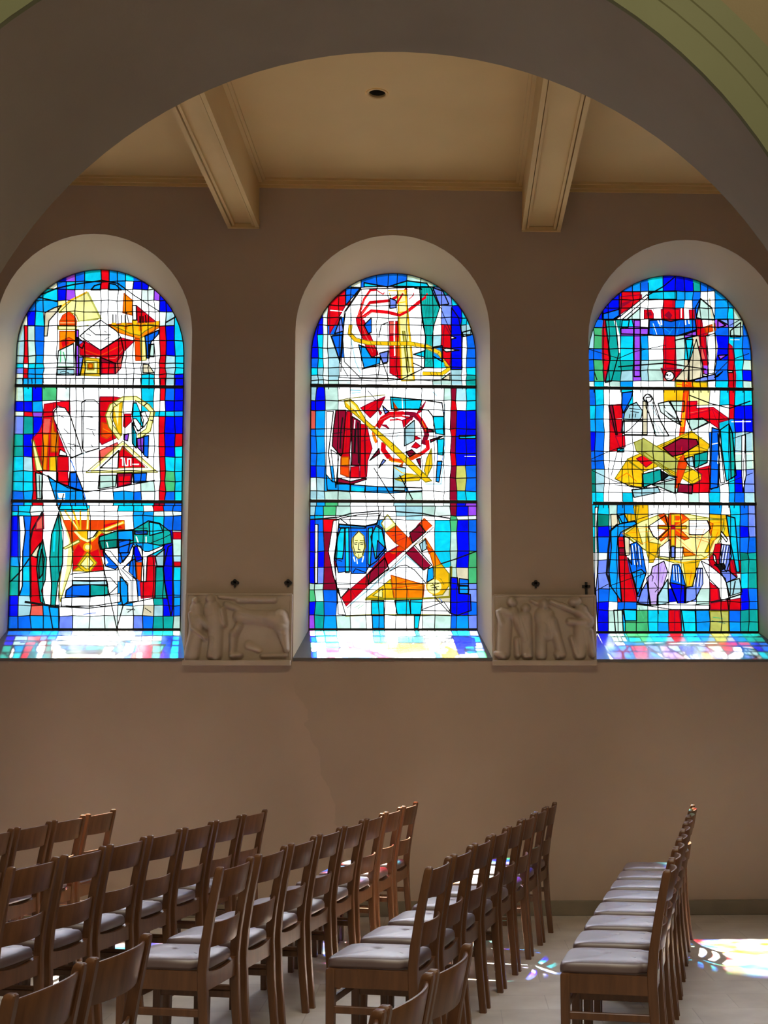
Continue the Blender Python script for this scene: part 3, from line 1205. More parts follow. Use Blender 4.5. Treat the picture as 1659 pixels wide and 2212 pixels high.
W 640 150 690 145 722 230 762 350 832 472 720 472 682 330 640 230
o W 655 155 34
~K 4 610 160 650 120 690 150 680 180
~K 4 620 170 650 172
o K 655 148 6
~K 4 655 185 670 310 720 470
~K 4 690 180 730 290 830 470
~n 5 700 330 750 460
~n 5 690 360 730 465
~n 5 740 380 790 465
~s 7 680 200 720 300
w 740 200 830 180 882 262 932 382 840 330 762 270
~K 3 740 200 830 180 882 262 935 385
~K 3 790 215 800 240
~K 3 800 260 920 350
~K 3 820 280 930 375
e 612 180 650 180 650 460 612 460
W 460 340 612 340 612 460 460 460
| 440 350 940 350
| 440 465 880 470
G 840 180 960 180 955 270 882 262
O 955 95 996 95 912 905 878 905
.y 944 270 968 270 956 395 930 395
~r 5 955 95 880 900
~r 5 992 110 910 905
~r 4 935 420 960 420
~r 4 910 680 935 680
~o 5 975 110 900 800
r 985 182 1066 180 1060 240 1200 230 1342 332 1250 358 1252 412 1190 370 1110 320 980 332
~R 5 1000 300 1200 250 1300 330
~R 5 1080 200 1000 230
~R 4 1190 240 1250 400
~q 4 1000 280 1150 250
G 980 335 1110 322 1160 355 1020 425
~K 6 1040 420 1180 355
| 1180 200 1340 240 1510 180
| 1000 130 1180 200
y 482 664 1020 430 1172 545 1155 592 1050 650 780 710 620 770
R 780 570 930 490 1062 500 1078 540 945 622 860 642
~K 4 780 570 860 640 945 622
r 560 660 622 630 700 690 640 732
~D 7 482 664 1020 430 1172 545
~D 5 760 560 1010 450
~y 8 1010 440 1150 545
~D 4 1080 500 1110 480
~D 4 1050 550 1160 590
~D 6 1160 600 940 640 780 710 620 770
y 380 826 484 668 620 768 606 906 510 896
~D 4 484 680 500 880
~o 9 400 830 480 780 560 850
~D 5 380 826 484 668 620 768
~D 4 500 690 610 765
~K 5 380 830 510 896 606 906
t 610 790 762 750 768 840 620 906
~K 5 606 780 612 900 770 842
t 1042 630 1156 600 1152 690 1046 742
~K 4 1040 635 1046 742 1155 695
K 765 762 830 800 770 845
s 830 800 900 815 770 848
h 540 525 620 490 1030 750 935 820 560 600
h 620 600 880 790 860 810 620 630
y 780 720 930 800 935 830 850 790
~D 5 540 525 560 600 935 822
~D 5 620 490 1105 800
~D 4 620 600 780 720
y 930 792 1032 750 1106 800 1102 835 1026 876 936 822
~D 5 930 792 1025 850 1106 800
~D 4 1025 850 1026 876
r 1030 880 1100 840 1105 790 1050 750 1182 715 1172 945 1030 945
R 912 870 1030 882 1022 955 902 940
s 960 660 1030 640 1040 730 1000 720
~K 7 1000 640 960 680
G 690 880 890 830 880 950 760 900
O 950 620 985 700 910 905 880 905 910 690
~r 5 940 560 890 890
c 1260 420 1332 370 1362 450 1392 800 1310 850 1270 562
t 1335 380 1362 450 1392 800 1350 830 1345 600
b 1190 400 1256 420 1240 900 1175 912
~W 6 1190 540 1240 530
~W 7 1245 450 1252 560 1240 700
W 1240 450 1262 560 1296 860 1262 860 1250 700
~K 5 170 750 380 850 620 910
~K 4 380 880 700 905 900 950
~K 5 1180 920 1300 870 1530 780
s 520 920 740 900 760 940 540 985
~W 6 1355 352 1515 350
~W 6 1450 330 1452 600
~W 6 1375 620 1525 620
~b 4 1375 600 1525 600
W 1440 470 1470 460 1475 800 1450 940 1440 800
~K 4 170 670 330 600 540 525
~K 4 1370 490 1520 440
@ 1230 1080 .2586
g 160 240 330 400 460 560 660 740 830 930 1055 1170 1270 1340 1430 1495 1600 / 40 120 220 310 440 500 610 740 850 920 1020 1120 / ccGaayWWWWWaWcbk nnGcyyWWOWWyycbk cBbbYWWWOWWyyaBk nbbrWWYWyWWWWabb wwbrWWWWWWWrrcnt wkbrbWWWWYWrkrtt kkarrWWWWYWWWwct kbarrkskBkGrWwBb BBWbbGWWWWGrrrBb BBGaggccrcaGGbtt BBGcggcarcaggatt
W 215 60 238 60 228 200 232 620 220 760 238 1105 222 1105 212 700
e 345 120 400 120 420 200 350 240
a 410 130 460 120 490 185 440 190
y 485 120 515 115 515 180 490 185
a 345 250 420 200 545 178 562 200 430 270 405 320 420 640 436 850 345 720 330 600 350 400
~K 13 400 205 345 255 325 420 312 620 345 722
~K 5 400 205 545 170 700 120
| 405 320 420 640 436 850
Y 450 270 600 180 760 120 980 118 1160 150 1290 170 1290 260 1200 440 1060 522 880 528 700 460 560 370
W 660 220 800 130 830 240 740 330 700 300
W 1000 170 1150 170 1180 240 1120 290 1000 290
W 750 400 840 330 840 480 750 470
W 880 400 950 400 940 500 880 500
y 535 50 582 50 560 200 612 372 530 322 470 280 562 210
y 640 200 660 350 760 370 700 522 668 524 640 420
y 1165 165 1292 165 1272 285 1200 345 1160 440 1130 440 1190 300
o 1160 180 1180 300 1200 200
y 950 522 1092 500 1022 722 980 722
o 945 390 1050 460 960 470
~o 8 1020 600 1000 710
k 850 390 885 390 885 480 850 480
~D 7 440 278 560 375 730 480 880 528 1050 522 1180 470 1270 330 1300 230
~D 5 440 260 600 180 760 118
~D 5 980 160 1160 150 1380 160
~D 5 830 490 1000 470 1100 460 1150 490
~y 12 830 500 950 525 1090 500 1150 480
~o 4 840 260 650 350 560 380
~o 4 840 250 440 280
~o 4 900 250 1190 340
~o 4 900 240 1250 250
~o 4 880 300 1080 480
~o 4 830 300 700 520
~o 4 1000 200 1280 190
~o 4 820 210 560 240
~o 4 1000 300 1180 360
~o 6 1130 240 1060 440
~o 6 1240 270 1160 460
O 745 128 790 112 830 160 840 110 940 115 1000 160 920 215 985 225 930 250 1000 320 960 335 890 290 885 385 838 385 835 290 765 345 742 315 810 250 740 235 740 212 810 210
~o 12 755 150 835 215
~o 12 985 162 890 215
~o 12 755 330 835 250
~o 12 985 315 890 245
y 738 214 976 214 976 241 738 241
y 850 118 880 118 880 380 850 380
~y 13 880 125 925 125 935 152 920 178 880 178
~r 4 738 212 976 212
~r 4 738 244 976 244
~r 4 846 118 846 380
~r 4 884 190 884 380
r 850 212 880 212 880 242 850 242
r 408 338 452 338 500 600 562 850 440 852 412 600
R 412 400 460 400 465 460 415 460
~R 5 420 640 510 610
~R 5 430 500 490 490
e 450 300 500 320 502 460 470 465
b 510 370 560 350 605 400 642 600 585 805 568 805 530 660 488 480 520 540
a 520 610 600 580 640 620 600 720 570 790 545 690
~K 3 540 380 560 560
~K 3 565 370 580 560
~K 3 590 400 605 560
~W 4 525 380 545 540
~W 4 552 370 570 540
~W 4 578 385 595 540
~K 4 600 600 590 650
v 692 560 790 510 822 600 782 722 735 792 730 882 680 882 645 652 680 622
~p 3 720 545 700 660
~p 3 745 530 725 670
~p 3 770 520 745 680
~p 3 800 545 770 690
~K 3 680 620 700 640 690 680
~K 4 710 690 742 740 715 770
| 740 790 740 940
k 602 760 648 682 672 882 570 860
s 740 800 820 660 830 860 740 880
b 860 540 916 540 942 600 972 722 960 862 904 862 838 700 850 620
B 838 690 960 715 965 862 904 862
~W 4 870 550 875 670
~W 4 890 550 900 680
~W 4 910 560 922 690
~K 3 880 550 888 670
~K 3 902 550 912 680
k 1062 570 1112 570 1116 700 1050 832 970 862 974 732 1030 722
~K 3 1075 575 1055 720
~K 3 1095 575 1085 720
~W 4 1065 585 1040 715
~W 4 1085 580 1070 725
~W 4 1104 580 1098 720
W 1100 510 1162 540 1200 570 1302 655 1335 830 1260 832 1250 742 1170 662
~p 3 1120 520 1180 650
~p 3 1145 530 1200 640
~p 3 1180 560 1230 640
~R 4 1170 662 1240 740
~K 4 1310 650 1335 820
r 1220 370 1272 364 1240 520 1192 560 1162 500 1200 450
k 1270 370 1340 378 1352 470 1312 600 1252 522
~K 3 1290 380 1265 520
~K 3 1310 380 1285 530
~K 3 1332 390 1305 560
~W 4 1280 380 1256 510
~W 4 1300 380 1275 525
~W 4 1322 385 1295 545
K 1210 540 1290 530 1302 570 1262 592 1240 560
W 1200 450 1220 470 1230 540 1205 500
r 1350 490 1402 642 1330 602
k 1262 600 1330 590 1400 650 1310 690
s 1310 690 1420 655 1442 770 1340 802
~K 8 1385 680 1365 790
r 1170 682 1240 742 1250 832 1180 852
~R 4 1170 740 1240 740
r 1180 862 1432 820 1432 916 1180 916
~K 9 1180 855 1300 830 1440 785
| 1320 825 1330 915
c 1310 130 1382 150 1422 602 1396 602 1340 330
W 1270 262 1322 330 1312 352 1262 285
~K 4 330 720 640 610
~K 5 200 770 330 700
~K 5 560 860 740 882 960 885 1170 860
W 560 870 1170 880 1170 915 860 915
~K 3 740 900 745 950
G 370 920 440 920 450 1100 385 1100
c 445 915 560 915 560 1010 465 1010
r 880 925 915 925 940 1105 878 1105
c 935 920 1055 925 1060 1100 960 1100
h 1175 930 1330 930 1330 1105 1175 1105
~g 7 580 900 620 990
~n 5 1190 1010 1300 1030
~g 6 1200 980 1280 990
"""]

GOLD = {  # colour of the glass as it looks against the sky, and whether it is nearly clear
    'W': (1.00, 1.00, 1.00), 'w': (0.74, 0.86, 0.80), 'G': (0.50, 0.72, 0.62), 's': (0.36, 0.62, 0.68),
    'B': (0.000, 0.002, 0.62), 'b': (0.002, 0.10, 0.62), 'a': (0.002, 0.24, 0.70), 'c': (0.002, 0.44, 0.60),
    't': (0.004, 0.34, 0.30), 'n': (0.002, 0.20, 0.15), 'g': (0.06, 0.44, 0.16), 'h': (0.48, 0.48, 0.10),
    'p': (0.24, 0.05, 0.56), 'k': (0.13, 0.20, 0.68), 'v': (0.58, 0.40, 0.80), 'r': (0.68, 0.002, 0.008),
    'R': (0.24, 0.003, 0.022), 'q': (0.72, 0.10, 0.07), 'O': (0.80, 0.055, 0.003), 'o': (0.90, 0.22, 0.002),
    'y': (0.90, 0.48, 0.006), 'Y': (0.95, 0.88, 0.32), 'e': (0.68, 0.60, 0.40), 'D': (0.22, 0.19, 0.008),
    'u': (0.42, 0.05, 0.002), 'K': (0.006, 0.007, 0.008)}
CLEAR = {'W', 'w', 'Y', 'e'}
HALO_EDGE = {'y': 'D', 'Y': 'D', 'h': 'D', 'o': 'u', 'O': 'u', 'r': 'R', 'q': 'R'}     # tinted band in place of lead, halation of the glass put into its colour
GAIN = 1.5 / SKY                      # keeps each colour at the same strength whatever the sky

def band(pts, w):
    """polygons that thicken a polyline"""
    out = []
    for (x0, y0), (x1, y1) in zip(pts, pts[1:]):
        d = math.hypot(x1 - x0, y1 - y0)
        if d < 1e-6:
            continue
        ux, uy = (x1 - x0) / d, (y1 - y0) / d
        e = w * 0.22
        ax, ay, bx, by = x0 - ux * e, y0 - uy * e, x1 + ux * e, y1 + uy * e
        nx, ny = -uy * w / 2, ux * w / 2
        out.append([(ax + nx, ay + ny), (bx + nx, by + ny), (bx - nx, by - ny), (ax - nx, ay - ny)])
    return out

def read_glass(text, rnd):
    shapes, leads = [], []             # (colour, polygon px) later ones on top; (polyline px, kind)
    ox = oy = 0.0
    s = 1.0
    for line in text.strip().splitlines():
        p = line.split()
        k = p[0]
        def P(v):
            v = [float(q) for q in v]
            return [(ox + s * v[i], oy + s * v[i + 1]) for i in range(0, len(v) - 1, 2)]
        if k == '@':
            ox, oy, s = float(p[1]), float(p[2]), float(p[3])
        elif k == 'g':
            xs, ys, rows = (q.split() for q in ' '.join(p[1:]).split('/'))
            xs = [float(q) for q in xs]
            ys = [float(q) for q in ys]
            nx, ny = len(xs) - 1, len(ys) - 1
            assert len(rows) == ny and all(len(r) == nx for r in rows), (nx, ny, [len(r) for r in rows])
            V = {}
            for j in range(ny + 1):
                for i in range(nx + 1):
                    jx = rnd.uniform(-7, 7) if 0 < i < nx else 0
                    jy = rnd.uniform(-5, 5) if 0 < j < ny else 0
                    V[i, j] = (ox + s * (xs[i] + jx), oy + s * (ys[j] + jy))
            for j in range(ny):
                for i in range(nx):
                    shapes.append((rows[j][i], [V[i, j], V[i + 1, j], V[i + 1, j + 1], V[i, j + 1]]))
                    leads.append(([V[i, j], V[i, j + 1]], 'grid'))
                    leads.append(([V[i, j], V[i + 1, j]], 'grid'))
        elif k == '|':
            leads.append((P(p[1:]), 'line'))
        elif k == 'o' and p[1].isalpha():
            x, y, r = (float(q) for q in p[2:5])
            poly = [(ox + s * (x + r * math.cos(a * math.pi / 10)), oy + s * (y + r * math.sin(a * math.pi / 10))) for a in range(20)]
            shapes.append((p[1], poly))
            if r > 20 and p[1] not in HALO_EDGE:
                leads.append((poly + poly[:1], 'line'))
        elif k[0] == '~':
            wd = float(p[1]) * s
            if k[1] in 'KD':
                wd = max(wd * 1.35, 1.7)
            for q in band(P(p[2:]), wd):
                shapes.append((k[1], q))
        else:
            poly = P(p[1:])
            shapes.append((k[-1], poly))
            if k[0] != '.':
                if k in HALO_EDGE:
                    for q in band(poly + poly[:1], 2.3):
                        shapes.append((HALO_EDGE[k], q))
                else:
                    leads.append((poly + poly[:1], 'line'))
    return shapes, leads

SADDLES = [(833, 7.5), (1082, 7.5)]
WLAB = ['left stained glass window', 'middle stained glass window', 'right stained glass window']

for wi, w in enumerate(WIN):
    rnd = random.Random(11 + wi)
    root = struct(empty('window_%d' % (wi + 1), ((w['g3'][0].x + w['g3'][-1].x) / 2, WALL_Y, w['o3'][0].z)), WLAB[wi])
    L = root.location
    shapes, leads = read_glass(GLASS[wi], rnd)
    outl = w['gpx']
    loops = [outl] + [sh[1] for sh in shapes]
    V, F = triangulate(loops, 2e-3)
    c = np.array([[sum(V[i][k] for i in f) / len(f) for k in (0, 1)] for f in F])
    top = np.full(len(F), -1)
    for si, (cl, poly) in enumerate(shapes):
        xs, ys = [q[0] for q in poly], [q[1] for q in poly]
        m = np.nonzero((c[:, 0] > min(xs)) & (c[:, 0] < max(xs)) & (c[:, 1] > min(ys)) & (c[:, 1] < max(ys)))[0]
        if len(m):
            ins = inside(c[m], poly)
            top[m[ins]] = si
    keep = inside(c, outl)
    tone = {}
    bm = bmesh.new()
    lay = bm.loops.layers.float_color.new('pane_colour')
    used = {}
    for f, k, si in zip(F, keep, top):
        if not k:
            continue
        vv = []
        for i in f:
            if i not in used:
                used[i] = bm.verts.new(at_y(V[i][0], V[i][1], GLASS_Y) - L)
            vv.append(used[i])
        try:
            face = bm.faces.new(vv)
        except ValueError:
            continue
        cl = shapes[si][0] if si >= 0 else 'w'
        if si not in tone:
            tone[si] = rnd.uniform(0.86, 1.1) if cl not in CLEAR else rnd.uniform(0.95, 1.04)
        g = 0.76 if cl == 'W' else tone[si] * GAIN * (1.3 if cl in 'Bbackp' else 1.0)
        for lp in face.loops:
            lp[lay] = (*(min(1.0, q * g) for q in GOLD[cl]), 1.0)
    build('glass', bm, M['glass'], root)

    # lead cames: thin bars that follow the joints of the glass
    pieces = []
    for pl, kind in leads:
        for (x0, y0), (x1, y1) in zip(pl, pl[1:]):
            n = max(1, int(math.hypot(x1 - x0, y1 - y0) / 16))
            for i in range(n):
                a, b = i / n, (i + 1) / n
                pieces.append((x0 + (x1 - x0) * a, y0 + (y1 - y0) * a, x0 + (x1 - x0) * b, y0 + (y1 - y0) * b, kind))
    mid = np.array([[(q[0] + q[2]) / 2, (q[1] + q[3]) / 2] for q in pieces])
    ok = inside(mid, outl)
    sel = np.full(len(mid), -1)
    for si, (cl, poly) in enumerate(shapes):
        xs, ys = [q[0] for q in poly], [q[1] for q in poly]
        m = np.nonzero((mid[:, 0] > min(xs) - .5) & (mid[:, 0] < max(xs) + .5) & (mid[:, 1] > min(ys) - .5) & (mid[:, 1] < max(ys) + .5))[0]
        if len(m):
            sel[m[inside(mid[m] + 0.05, poly)]] = si
    bm = bmesh.new()
    for (x0, y0, x1, y1, kind), k, si in zip(pieces, ok, sel):
        if not k or math.hypot(x1 - x0, y1 - y0) < 0.3:
            continue
        pale = si >= 0 and shapes[si][0] in CLEAR
        wd = (1.5 if pale else 1.75) if kind == 'grid' else (2.0 if pale else 2.5)
        q = band([(x0, y0), (x1, y1)], wd)
        if not q:
            continue
        f0, f1 = [], []
        for x, y in q[0]:
            p = at_y(x, y, GLASS_Y) - L
            f0.append(bm.verts.new(p + Vector((0, -0.004, 0))))
            f1.append(bm.verts.new(p + Vector((0, 0.004, 0))))
        bm.faces.new(f0)
        bm.faces.new(f1[::-1])
        for i in range(4):
            j = (i + 1) % 4
            bm.faces.new((f0[j], f0[i], f1[i], f1[j]))
    bmesh.ops.recalc_face_normals(bm, faces=list(bm.faces))
    build('lead_lines', bm, M['lead'], root)

    gl, gr = w['g'][0], w['g'][1]
    for yc, hw in SADDLES:
        yy = yc + (wi == 2) * 5
        p0, p1 = at_y(w['g'][3] - 4, yy, GLASS_Y) - L, at_y(w['g'][4] + 4, yy, GLASS_Y) - L
        if yy < 1000:
            p0, p1 = at_y(gl - 4, yy, GLASS_Y) - L, at_y(gr + 4, yy, GLASS_Y) - L
        bm = bmesh.new()
        hz = hw / 2 * GLASS_Y / FPX
        box(bm, p0.x, p1.x, GLASS_Y - WALL_Y - 0.014, GLASS_Y - WALL_Y + 0.008, p0.z - hz, p0.z + hz)
        bevel_all(bm, 0.003, 1)
        build('saddle_bar', bm, M['iron'], root)
    # iron edge round the glass
    bm = bmesh.new()
    ge = [p - L for p in w['g3']]
    cxm = sum(p.x for p in ge) / len(ge)
    czm = sum(p.z for p in ge) / len(ge)
    inn = [Vector((p.x + (cxm - p.x) * 0.008, p.y, p.z + (czm - p.z) * 0.004)) for p in ge]
    d0, d1 = Vector((0, -0.008, 0)), Vector((0, 0.010, 0))
    loft(bm, [[p + d1 for p in ge], [p + d1 for p in inn], [p + d0 for p in inn], [p + d0 for p in ge]], closed=True)
    build('window_frame', bm, M['iron'], root)

    # splayed reveal and sloping sill
    bm = bmesh.new()
    oo = [p - L for p in w['o3']]
    gg = [p - L for p in w['g3']]
    rings = [[o.lerp(g, t) for o, g in zip(oo, gg)] for t in (0, 0.02, 0.5, 1.0)]
    loft(bm, rings)
    ext = [Vector((g.x, g.y + 0.05, g.z)) for g in gg]
    loft(bm, [gg, ext])
    build('window_reveal', bm, M['reveal'], root, smooth=True, sharp=50)
    bm = bmesh.new()
    a, b, c_, d = oo[0], oo[-1], gg[-1], gg[0]
    lip = Vector((0, -0.012, 0))
    rows = []
    for p, q in ((a, d), (b, c_)):
        rows.append([Vector((p.x, -0.012, p.z - 0.02)), Vector((p.x, -0.012, p.z)), Vector((p.x, 0, p.z + 0.001)), q.copy(), Vector((q.x, q.y + 0.05, q.z + 0.0))])
    loft(bm, rows)
    bm2 = bm
    bm2.faces.new([bm2.verts.new(v) for v in (rows[0][0], rows[1][0], Vector((b.x, 0.0, b.z - 0.02)), Vector((a.x, 0.0, a.z - 0.02)))])
    build('window_sill', bm2, M['sill'], root)

    # sky portal: only guides the sampling of daylight through this opening
    wid = w['g3'][-1].x - w['g3'][0].x + 0.1
    zt, zb = max(p.z for p in w['g3']), min(p.z for p in w['g3'])
    po = light('sky_portal', 'AREA', (L.x, GLASS_Y + 0.06, (zt + zb) / 2), 1.0, (1, 1, 1), shape='RECTANGLE', size=wid + 0.05, size_y=zt - zb + 0.05)
    po.data.cycles.is_portal = True
    po.rotation_euler = Vector((0, -1, 0)).to_track_quat('-Z', 'Z').to_euler()

# ---------------------------------------------------------------- carved stone reliefs on the wall
def capsule(X, Z, ax, az, ar, bx, bz, br):
    dx, dz = bx - ax, bz - az
    t = np.clip(((X - ax) * dx + (Z - az) * dz) / max(dx * dx + dz * dz, 1e-9), 0, 1)
    r = ar + (br - ar) * t
    d = np.hypot(X - ax - t * dx, Z - az - t * dz) / r
    return np.sqrt(np.clip(1.0 - d * d, 0, 1)) * np.minimum(r, 34) / 34.0

def relief(name, label, pxl, pxr, pyt, pyb, figs, edges):
    """figs in the pixels of the traced detail: ax az ra bx bz rb height"""
    p0, p1 = at_y(pxl, pyb, WALL_Y), at_y(pxr, pyt, WALL_Y)
    W, H = p1.x - p0.x, p1.z - p0.z
    root = tag(empty(name, ((p0.x + p1.x) / 2, WALL_Y, p0.z)), label, 'relief', 'carved stone reliefs between the windows')
    nx, nz = 170, 120
    xs = np.linspace(0, 1, nx)
    zs = np.linspace(0, 1, nz)
    X, Z = np.meshgrid(edges[0] + xs * (edges[1] - edges[0]), edges[3] + zs * (edges[2] - edges[3]))
    h = np.zeros_like(X)
    for f in figs:
        v = capsule(X, Z, *f[:6]) * f[6]
        h = np.maximum(h, v) + 0.18 * np.minimum(h, v)
    for _ in range(2):
        k = np.pad(h, 1, mode='edge')
        h = (k[1:-1, 1:-1] * 2 + k[:-2, 1:-1] + k[2:, 1:-1] + k[1:-1, :-2] + k[1:-1, 2:]) / 6
    rough = np.array([[mnoise.noise(Vector((i * 0.07, j * 0.07, 3.1))) for i in range(nx)] for j in range(nz)])
    depth = 0.024 + 0.078 * h + 0.003 * rough
    bm = bmesh.new()
    g = [[bm.verts.new((-W / 2 + xs[i] * W, -depth[j, i], zs[j] * H)) for i in range(nx)] for j in range(nz)]
    for j in range(nz - 1):
        for i in range(nx - 1):
            bm.faces.new((g[j][i], g[j][i + 1], g[j + 1][i + 1], g[j + 1][i]))
    rim = [g[0][i] for i in range(nx)] + [g[j][-1] for j in range(1, nz)] + [g[-1][i] for i in range(nx - 2, -1, -1)] + [g[j][0] for j in range(nz - 2, 0, -1)]
    back = [bm.verts.new((v.co.x, 0, v.co.z)) for v in rim]
    n = len(rim)
    for i in range(n):
        j = (i + 1) % n
        bm.faces.new((rim[j], rim[i], back[i], back[j]))
    build('carved_slab', bm, M['stone'], root, smooth=True, sharp=60)
    bm = bmesh.new()
    box(bm, -W / 2 - 0.008, W / 2 + 0.004, -0.085, 0, -0.034, 0.004)
    bevel_all(bm, 0.006, 2)
    build('ledge', bm, M['stone'], root)
    bm = bmesh.new()
    box(bm, -W / 2 - 0.006, -W / 2 + 0.012, -0.032, 0, 0, H)
    box(bm, W / 2 - 0.012, W / 2 + 0.006, -0.032, 0, 0, H)
    box(bm, -W / 2, W / 2, -0.032, 0, H - 0.012, H + 0.006)
    bevel_all(bm, 0.003, 1)
    build('rim', bm, M['stone'], root)

relief('stone_relief', 'carved stone relief of two standing and one bent figure, left of the middle window', 401, 631, 1284, 1428,
       [(235, 440, 48, 238, 445, 46, 1.0), (240, 520, 80, 250, 700, 90, .8), (180, 600, 36, 210, 760, 34, .9), (210, 760, 34, 360, 880, 30, .9),
        (250, 700, 85, 200, 1080, 95, .75), (300, 640, 40, 380, 730, 46, .9),
        (410, 420, 58, 415, 430, 56, 1.0), (430, 540, 110, 470, 700, 110, .95), (470, 700, 100, 490, 1080, 75, .85), (560, 540, 36, 590, 720, 30, .9), (440, 900, 40, 420, 1090, 40, .7),
        (520, 390, 24, 740, 400, 26, .55), (600, 480, 40, 1080, 650, 30, .5), (760, 420, 46, 1180, 420, 40, .5),
        (760, 620, 80, 1150, 640, 90, .75), (1260, 620, 95, 1280, 760, 90, 1.0), (1150, 640, 90, 1280, 700, 95, .95),
        (1290, 800, 80, 1340, 1010, 40, .9), (760, 740, 52, 720, 820, 50, .9), (700, 830, 60, 690, 1080, 42, .8), (690, 1080, 38, 790, 1080, 34, .8),
        (880, 960, 55, 1010, 1020, 40, .35), (1050, 1090, 30, 1330, 1080, 34, .5)], (115, 1390, 355, 1150))
relief('stone_relief.001', 'carved stone relief of four figures round a central one, right of the middle window', 1066, 1285, 1287, 1428,
       [(410, 450, 56, 420, 460, 54, 1.0), (300, 560, 50, 400, 600, 60, .9), (250, 570, 34, 290, 700, 36, .9), (330, 650, 90, 310, 1060, 85, .8), (430, 560, 60, 560, 900, 40, .75), (470, 900, 40, 480, 1080, 40, .7),
        (580, 520, 52, 570, 530, 50, .9), (560, 640, 90, 590, 1060, 75, .85), (620, 1040, 36, 630, 1090, 34, .8),
        (790, 470, 62, 795, 490, 60, 1.0), (800, 620, 120, 820, 800, 110, .9), (760, 760, 70, 760, 1080, 70, .8), (900, 680, 60, 1000, 1060, 60, .85), (950, 1060, 40, 960, 1100, 34, .8),
        (720, 470, 26, 640, 430, 22, .5), (880, 440, 30, 1360, 640, 34, .7), (1010, 480, 30, 1240, 600, 30, .7),
        (1150, 450, 62, 1190, 440, 58, 1.0), (1240, 560, 90, 1330, 690, 70, .95), (1100, 680, 40, 1250, 690, 44, .9), (1250, 760, 100, 1220, 1060, 80, .8), (1330, 800, 60, 1370, 1060, 46, .8), (1120, 880, 34, 1170, 1060, 30, .7),
        (220, 1060, 30, 320, 1090, 34, .8)], (195, 1415, 370, 1150))

# small iron crosses above the reliefs
def cross(name, label, px, py, clover, h_px):
    p = at_y(px, py, WALL_Y)
    u = h_px * WALL_Y / FPX
    o = tag(empty(name, (p.x, WALL_Y, p.z)), label, 'cross', 'iron crosses above the reliefs')
    bm = bmesh.new()
    t = -0.018
    if clover:
        for cx, cz in ((0, .27), (-.27, .05), (.27, .05), (0, .05)):
            r = 0.24 if cx or cz > .1 else 0.2
            ring = [(u * (cx + r * math.cos(a * math.pi / 10)), u * (cz + r * math.sin(a * math.pi / 10))) for a in range(20)]
            loft(bm, [[(x, 0, z) for x, z in ring], [(x, t, z) for x, z in ring], [(x * .9, t - .003, z * .9 + u * .1 * cz) for x, z in ring]], closed=True, cap=True)
        box(bm, -u * .13, u * .13, t, 0, -u * .5, u * .1)
    else:
        box(bm, -u * .09, u * .09, t, 0, -u * .5, u * .5)
        box(bm, -u * .30, u * .30, t, 0, u * .08, u * .26)
    bmesh.ops.recalc_face_normals(bm, faces=list(bm.faces))
    c = build('cross_plate', bm, M['iron'], o)
    bm = bmesh.new()
    ring = [(0.004 * math.cos(a * math.pi / 5), 0.004 * math.sin(a * math.pi / 5)) for a in range(10)]
    loft(bm, [[(x, t - 0.001, z) for x, z in ring], [(x * .7, t - 0.005, z * .7) for x, z in ring]], closed=True, cap=True)
    bmesh.ops.recalc_face_normals(bm, faces=list(bm.faces))
    build('fixing_stud', bm, M['iron'], c)

cross('wall_cross', 'small dark trefoil cross above the middle of the left relief', 508, 1260, True, 17)
cross('wall_cross.001', 'small dark trefoil cross beside the left edge of the middle window', 623, 1260, True, 17)
cross('wall_cross.002', 'small dark trefoil cross above the middle of the right relief', 1157, 1262, True, 17)
cross('wall_cross.003', 'slender dark latin cross beside the left edge of the right window', 1266, 1272, False, 29)

# ---------------------------------------------------------------- chairs
HW, SD = 0.168, 0.345                   # half width between posts, depth between rear and front legs
SP = [(-0.035, 0.0), (-0.010, 0.25), (0.0, 0.44), (-0.008, 0.54), (-0.030, 0.68), (-0.066, 0.862)]   # rear post: x, z

def post_x(z):
    for (xa, za), (xb, zb) in zip(SP, SP[1:]):
        if za <= z <= zb:
            return xa + (xb - xa) * (z - za) / (zb - za)
    return SP[-1][0]

def post_bm(y):
    bm = bmesh.new()
    rings = []
    zs = [0, .06, .12, .18, .24, .30, .36, .42, .46, .50, .54, .58, .62, .66, .70, .74, .78, .82, .848, .858, .862]
    for z in zs:
        x = post_x(z)
        k = 1.0
        if z > .84:
            k = (0.97, 0.86, 0.6)[(.848, .858, .862).index(z)]
        dx = (0.020 if .3 < z < .55 else 0.0165 + 0.0035 * max(0, 1 - abs(z - .43) / .45)) * k
        dy = (0.015 - 0.0015 * max(0, (z - .5) / .36)) * k
        c = 0.3 * min(dx, dy)
        rings.append([(x + a, y + b, z) for a, b in ((-dx + c, -dy), (dx - c, -dy), (dx, -dy + c), (dx, dy - c), (dx - c, dy), (-dx + c, dy), (-dx, dy - c), (-dx, -dy + c))])
    loft(bm, rings, closed=True, cap=True)
    return bm

def slat_bm(z0, z1, bow, lift):
    bm = bmesh.new()
    n = 14
    y1 = HW - 0.010
    rings = []
    for i in range(n + 1):
        y = -y1 + 2 * y1 * i / n
        b = bow * (1 - (y / y1) ** 2)
        ring = []
        for dx, z, e in ((-.006, z0 + .002, 0), (.006, z0 + .002, 0), (.006, z1 - .004, 1), (.003, z1, 1), (-.003, z1, 1), (-.006, z1 - .004, 1)):
            zz = z + (lift * (1 - (y / y1) ** 2) if e else 0)
            ring.append((post_x(min(z, .86)) - b + dx, y, zz))
        rings.append(ring)
    loft(bm, rings, closed=True, cap=True)
    bmesh.ops.recalc_face_normals(bm, faces=list(bm.faces))
    return bm

